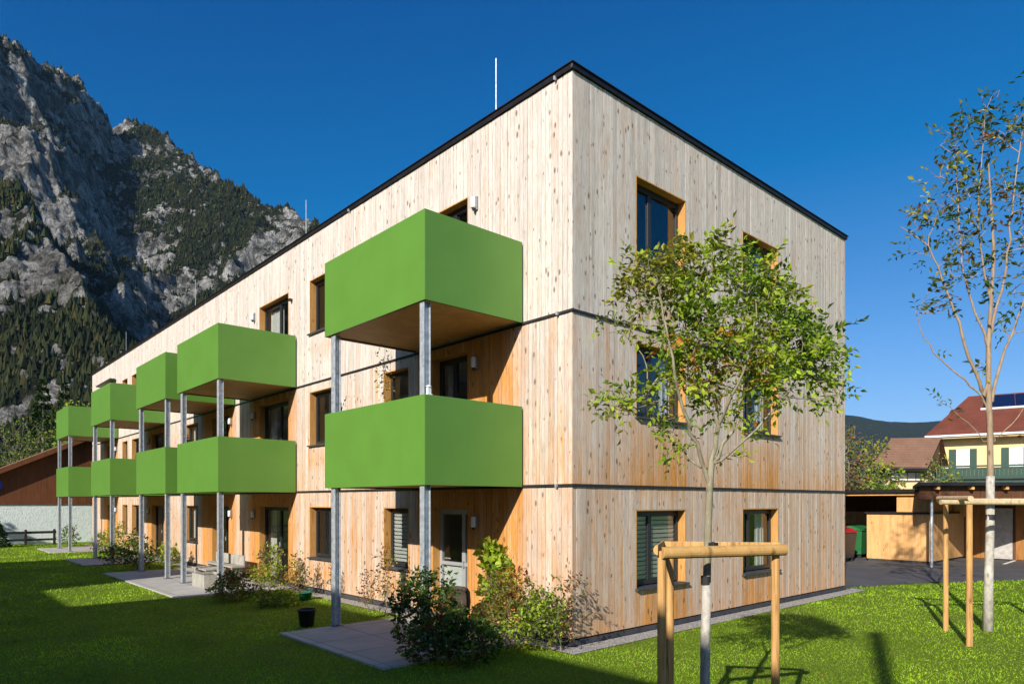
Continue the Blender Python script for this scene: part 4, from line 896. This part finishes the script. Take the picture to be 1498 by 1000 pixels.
a_ = V(14.9, 24.95); b_ = V(26, 24.95); dr = (b_ - a_).normalized(); nrm_ = Vector((-dr.y, dr.x, 0))
MB().frame(a_, dr, nrm_).box(0, 11, 0, .14, 2.50, 2.99).build('beam', M['dwood'], cp)
for k in range(10): MB().frame(a_, dr, nrm_).box(.5 + k * 1.25, .6 + k * 1.25, -.25, -.003, 2.86, 2.985).build('rafter', M['shedwood'], cp)
m = MB(); m.box(25.75, 25.87, -9, 1.1, 0, 2.98); m.build('back_wall', M['dwood'], cp)
pp = V(15.5, 25.2); MB().tube([(pp.x, pp.y, 0), (pp.x, pp.y, 2.5)], .05, 12).build('post', M['steel'], cp)
MB().box(25.68, 25.745, -.75, -.05,   .05, 2.15).build('door', M['concrete'], cp, bevel=.01)
MB().box(25.735, 25.748, .02, 1.05, 0.05, 2.9).build('wall_panel', M['carwood'], cp)
MB().box(25.735, 25.748, -8.5, -.85, 0.05, 2.9).build('wall_panel', M['carwood'], cp)
def bin_(label, c, body, lid):
    t = thing('wheeled_bin', label, 'bin', c, 'bins by the shelter'); x, y = c.x, c.y; m = MB(); w0, w1 = .5, .62
    m.add([(x - w0, y - .42, .16), (x + w0, y - .42, .16), (x + w0, y + .42, .16), (x - w0, y + .42, .16), (x - w1, y - .5, 1.18), (x + w1, y - .5, 1.18), (x + w1, y + .5, 1.18), (x - w1, y + .5, 1.18)], [(3, 2, 1, 0), (4, 5, 6, 7), (0, 1, 5, 4), (1, 2, 6, 5), (2, 3, 7, 6), (3, 0, 4, 7)]); m.build('body', M[body], t, bevel=.02)
    m = MB(); k = 8; pr = [(-.53 + 1.06 * i / k, 1.19 + .2 * math.sin(math.pi * i / k)) for i in range(k + 1)]; vs = [(xx, y + q[0], q[1]) for xx in (x - .66, x + .66) for q in pr]; n_ = k + 1
    m.add(vs, [(i, n_ + i, n_ + i + 1, i + 1) for i in range(k)] + [tuple(range(n_)), tuple(range(2 * n_ - 1, n_ - 1, -1)), (0, k, n_ + k, n_)]); m.build('lid', M[lid], t)
    for dx in (-.4, .4):
        for dy in (-.33, .33): MB().tube([(x + dx - .03, y + dy, .08), (x + dx + .03, y + dy, .08)], .08, 12).build('wheel', M['rubber'], t)
bin_('black wheeled bin with red lid beside the corner of the block', V(13.2, 27.6), 'black', 'red')
bin_('green wheeled bin between the red-lidded bin and the low shed', V(15.0, 29.8), 'binG', 'binG')

# ------------------------------------------------------------------ yellow houses
def cam_dir(a, b): return (RT * a + FW * b).normalized()
r_, f_ = cam_dir(.823, -.568), cam_dir(.568, .823)
O = V(33.0, 52.3)
yh = thing('house', 'big yellow house with red tiled roof, green shutters and green balcony', 'house', O)
F_ = lambda: MB().frame(O, r_, f_)
F_().box(0, 15, 0, 10, -.1, 7.25).build('wall', M['yellow'], yh)
ez, rz = 7.45, 11.0; ov = 1.1
E = lambda s, t_, z: (s, t_, z)
for poly in ([E(-ov, -ov, ez), E(16.1, -ov, ez), E(13.5, 5, rz), E(1.6, 5, rz)], [E(16.1, 11.1, ez), E(-ov, 11.1, ez), E(1.6, 5, rz), E(13.5, 5, rz)], [E(-ov, 11.1, ez), E(-ov, -ov, ez), E(1.6, 5, rz)], [E(16.1, -ov, ez), E(16.1, 11.1, ez), E(13.5, 5, rz)]):
    F_().slab(poly, .14).build('roof', M['redroof'], yh)
F_().box(-ov, 16.1, -ov - .1, -ov, ez - .16, ez - .02).build('gutter', M['steel'], yh)
F_().box(-ov + .05, 16, -ov + .05, -.003, ez - .28, ez - .16).build('soffit', M['yellow'], yh)
n0 = Vector((0, -(rz - ez), 6.1)).normalized()
def onroof(s, t_, lift): z = ez + (rz - ez) * (t_ + ov) / 6.1; return (s, t_ + n0.y * lift, z + n0.z * lift)
for k in range(5):
    s0 = 2.6 + k * 2.05; F_().slab([onroof(s0, 2.6, .12), onroof(s0 + 1.98, 2.6, .12), onroof(s0 + 1.98, 4.6, .12), onroof(s0, 4.6, .12)], .10).build('solar_panel', M['panel'], yh)
F_().slab([onroof(2.4, 2.38, .13), onroof(12.9, 2.38, .13), onroof(12.9, 2.56, .13), onroof(2.4, 2.56, .13)], .08).build('panel_rail', M['white'], yh)
for s0 in (.92, 4.16, 8.2, 11.6):
    fo = F_().box(s0 - .02, s0 + .80, -.05, -.003, 5.0, 6.38).build('window', M['white'], yh)
    for a, b in ((s0 + .06, s0 + .36), (s0 + .42, s0 + .72)): F_().box(a, b, -.065, -.052, 5.08, 6.30).build('pane', M['curtain'], fo)
    for a, b in ((s0 - .50, s0 - .04), (s0 + .82, s0 + 1.26)): F_().box(a, b, -.07, -.003, 4.98, 6.40).build('shutter', M['dgreen'], fo, bevel=.01)
bl = F_().box(-.5, 15, -1.35, -.003, 3.82, 3.95).build('balcony', M['dgreen'], yh)
F_().box(-.5, 15, -1.42, -1.34, 4.98, 5.10).build('handrail', M['dgreen'], bl); F_().box(-.5, 15, -1.42, -1.36, 4.10, 4.26).build('lower_rail', M['dgreen'], bl)
m = F_(); 
for k in range(62): m.box(-.45 + k * .25, -.205 + k * .25, -1.39, -1.365, 4.26, 4.80)
m.box(-.5, 15, -1.40, -1.355, 4.80, 4.92); m.build('balusters', M['dgreen'], bl)
F_().slab([(-.3, -2.6, 3.35), (15, -2.6, 3.35), (15, -1.3, 3.80), (-.3, -1.3, 3.80)], .1).build('lower_roof', M['terracotta'], yh)
O2 = V(25.7, 47)
h2 = thing('house', 'smaller yellow house with brown tiled roof left of the red roofed house', 'house', O2)
F2 = lambda: MB().frame(V(0, 0), RT, FW)
F2().add([(25.6, 47, 0), (28.6, 46.9, 0), (32, 52, 0), (28.5, 52, 0), (25.6, 47, 4.75), (28.6, 46.9, 4.75), (32, 52, 4.75), (28.5, 52, 4.75)], [(3, 2, 1, 0), (4, 5, 6, 7), (0, 1, 5, 4), (1, 2, 6, 5), (2, 3, 7, 6), (3, 0, 4, 7)]).build('wall', M['yellow'], h2)
eL, eR, rR, rL = (24.25, 46, 4.83), (28.0, 45.95, 4.72), (31.1, 49.4, 7.1), (27.35, 49.2, 7.0)
F2().slab([eL, eR, rR, rL], .18).build('roof', M['brownroof'], h2); F2().slab([rL, rR, (34.0, 53, 4.75), (30.5, 53, 4.8)], .18).build('roof', M['brownroof'], h2)
F2().add([(28.62, 46.95, 4.5), (31.0, 49.5, 4.5), (31.0, 49.45, 6.85), (28.65, 46.9, 5.0)], [(0, 1, 2, 3)]).build('gable', M['dwood'], h2)
F2().box(24.25, 28.0, 45.9, 45.98, 4.55, 4.66).build('gutter', M['flash'], h2)
w2 = F2().box(26.0, 28.35, 46.88, 46.96, 3.80, 4.50).build('window', M['dwood'], h2)
for k in range(4): F2().box(26.06 + k * .57, 26.57 + k * .57, 46.85, 46.875, 3.88, 4.42).build('pane', M['curtain'], w2)

# ------------------------------------------------------------------ the neighbouring block behind the viewpoint, whose shadow lies on the lawn
nb = thing('neighbouring_block', 'flat-roofed timber block facing the long facade across the lawn', 'apartment building', (-24, 0, 0))
NX = -18.05
m = MB(); m.box(-30, NX, -18, 3.9, -.05, 9.62); m.box(-30, NX - .001, 3.9, 9.5, -.05, 7.10); m.box(-30, NX, 9.5, 19.2, -.05, 9.62); m.build('wall', M['neigh'], nb)
m = MB(); m.box(NX - .31, NX - .11, -12.2, -12.0, 9.62, 12.9); m.build('chimney', M['concrete'], nb); MB().box(NX - .36, NX - .06, -12.25, -11.95, 12.901, 12.95).build('chimney_cap', M['flash'], nb)
for y in (-16, -12.5, -9, -5.5, -2, 1.5, 6.2, 11, 14.5, 17):
    for z in (.9, 3.9) + ((6.8,) if not 5 < y < 9 else ()):
        fo = MB().box(NX + .002, NX + .05, y, y + 1.4, z, z + 1.4).build('window', M['frame'], nb); MB().box(NX + .051, NX + .06, y + .08, y + 1.32, z + .08, z + 1.32).build('pane', M['glass'], fo)

hg = thing('hedge', 'clipped dark green hedge continuing the line of the neighbouring block', 'hedge', (-12.6, 27, 0))  # unseen greenery added so the windows reflect dark leaves instead of sunlit lawn
MB().box(-12.9, -12.3, 19.6, 34.0, 0, 1.9).build('core', M['black'], hg)
n = 16000; hp_ = rng.random((n, 3)) * [1.1, 14.8, 2.15] + [-13.15, 19.4, .02]; v, f, c = leaves(hp_, rng.normal(size=(n, 3)) + [.3, 0, .2], .09 + .05 * rng.random(n), .6, palette(n, [(DGR, 4), (GRN, 2)])); meshobj('foliage', v, f, M['leaf'], hg, c)
# ------------------------------------------------------------------ grass blades on the lawn
N = 420000
rad = 4.0 * (48 / 4.0) ** rng.random(N); ang = rng.uniform(-.86, .86, N)
gx_ = np.sin(ang) * rad; gd = np.cos(ang) * rad
wx_ = CAM.x + RT.x * gx_ + FW.x * gd; wy_ = CAM.y + RT.y * gx_ + FW.y * gd
edge = (fbm(wx_ * 3, wy_ * 3, 2, 4) - .5) * .16
inside = ((wx_ > -.45 + edge) & (wy_ > -.45 + edge) & (wx_ < 11.4) & (wy_ < 37.2))
for (y0, y1, x0) in ((.75, 4.3, -3.15), (10.5, 18.4, -3.15), (22.0, 25.9, -3.05), (30.6, 34.6, -2.9)): inside |= (wx_ > x0 + edge * .5) & (wy_ > y0 + edge * .5) & (wy_ < y1 + edge * .5) & (wx_ < 0)
asp = (wx_ > 10.9) & (wy_ > .35 - (wx_ - 10.98) * .46 + edge)
inside |= asp | (wx_ < NX + .3) | (wy_ > 40.0)
wx_, wy_, rad = wx_[~inside], wy_[~inside], rad[~inside]; N = len(wx_)
th = rng.random(N) * 2 * np.pi; hgt = (.014 + .020 * rng.random(N) * (.1 + 1.9 * fbm(wx_ * 1.8, wy_ * 1.8, 4, 6) ** 1.5 * 1.3)) * np.clip(rad / 14, 1, 2.0); wd = .0042 * np.clip(rad / 8, 1, 5); lean = rng.normal(size=(N, 2)) * hgt[:, None] * .55
v = np.stack([np.stack([wx_ - np.cos(th) * wd, wy_ - np.sin(th) * wd, np.zeros(N)], -1), np.stack([wx_ + np.cos(th) * wd, wy_ + np.sin(th) * wd, np.zeros(N)], -1), np.stack([wx_ + lean[:, 0], wy_ + lean[:, 1], hgt], -1)], 1).reshape(-1, 3)
f = np.arange(N * 3).reshape(-1, 3); tone = fbm(wx_ * .9, wy_ * .9, 4, 12)[:, None]; dry = (rng.random(N) < .05)[:, None]
c = np.array([[.23, .39, .014]]) * (.65 + .7 * rng.random((N, 1))) * (.25 + 1.5 * tone) + np.clip(tone - .5, 0, 1) * np.array([[.16, .12, .0]]); c = np.where(dry, np.array([[.22, .20, .07]]), c)
N2 = 420; a2 = rng.normal(size=(N2, 2)) * [1.7, 1.7]; lp = np.array([V(2.2, 8.0).x, V(2.2, 8.0).y]) + a2; a3 = rng.normal(size=(260, 2)) * [2.2, 2.2] + [V(8.6, 13.5).x, V(8.6, 13.5).y]; lp = np.concatenate([lp, a3]); lp = lp[(lp[:, 1] < -.5) | (lp[:, 0] < -.5)]
fv, ff, fc = leaves(np.concatenate([lp, .025 + .02 * rng.random((len(lp), 1))], 1), rng.normal(size=(len(lp), 3)) * [1, 1, .15], .05 * (.6 + .6 * rng.random(len(lp))), .5, palette(len(lp), [(YEL, 2), (ORG_, 1.5), (BRN, 4), (OLV, 2)]), up=2)
fo_ = meshobj('fallen_leaves', fv, ff, M['leaf'], None, fc); tag(fo_, 'scattered brown and yellow leaves lying on the grass under the trees', 'leaves'); fo_['kind'] = 'stuff'
o = meshobj('lawn_grass', v, f, M['grass'], None, np.repeat(c, 3, 0)); tag(o, 'short green grass blades covering the lawn', 'grass'); o['kind'] = 'stuff'

# ------------------------------------------------------------------ the air
m = MB().box(-11300, 11300, -11300, 11300, -1.2, 1500); o = m.build('haze', M['white']); o['kind'] = 'stuff'; o['label'] = 'clear blue mountain air'
hm = bpy.data.materials.new('air'); hm.use_nodes = True; h_ = hm.node_tree; h_.nodes.clear(); ho = h_.nodes.new('ShaderNodeOutputMaterial'); hv = h_.nodes.new('ShaderNodeVolumePrincipled')
hv.inputs['Color'].default_value = (.36, .66, 1, 1); hv.inputs['Density'].default_value = .000016; hv.inputs['Anisotropy'].default_value = 0.0; h_.links.new(hv.outputs[0], ho.inputs['Volume'])
o.data.materials.clear(); o.data.materials.append(hm)
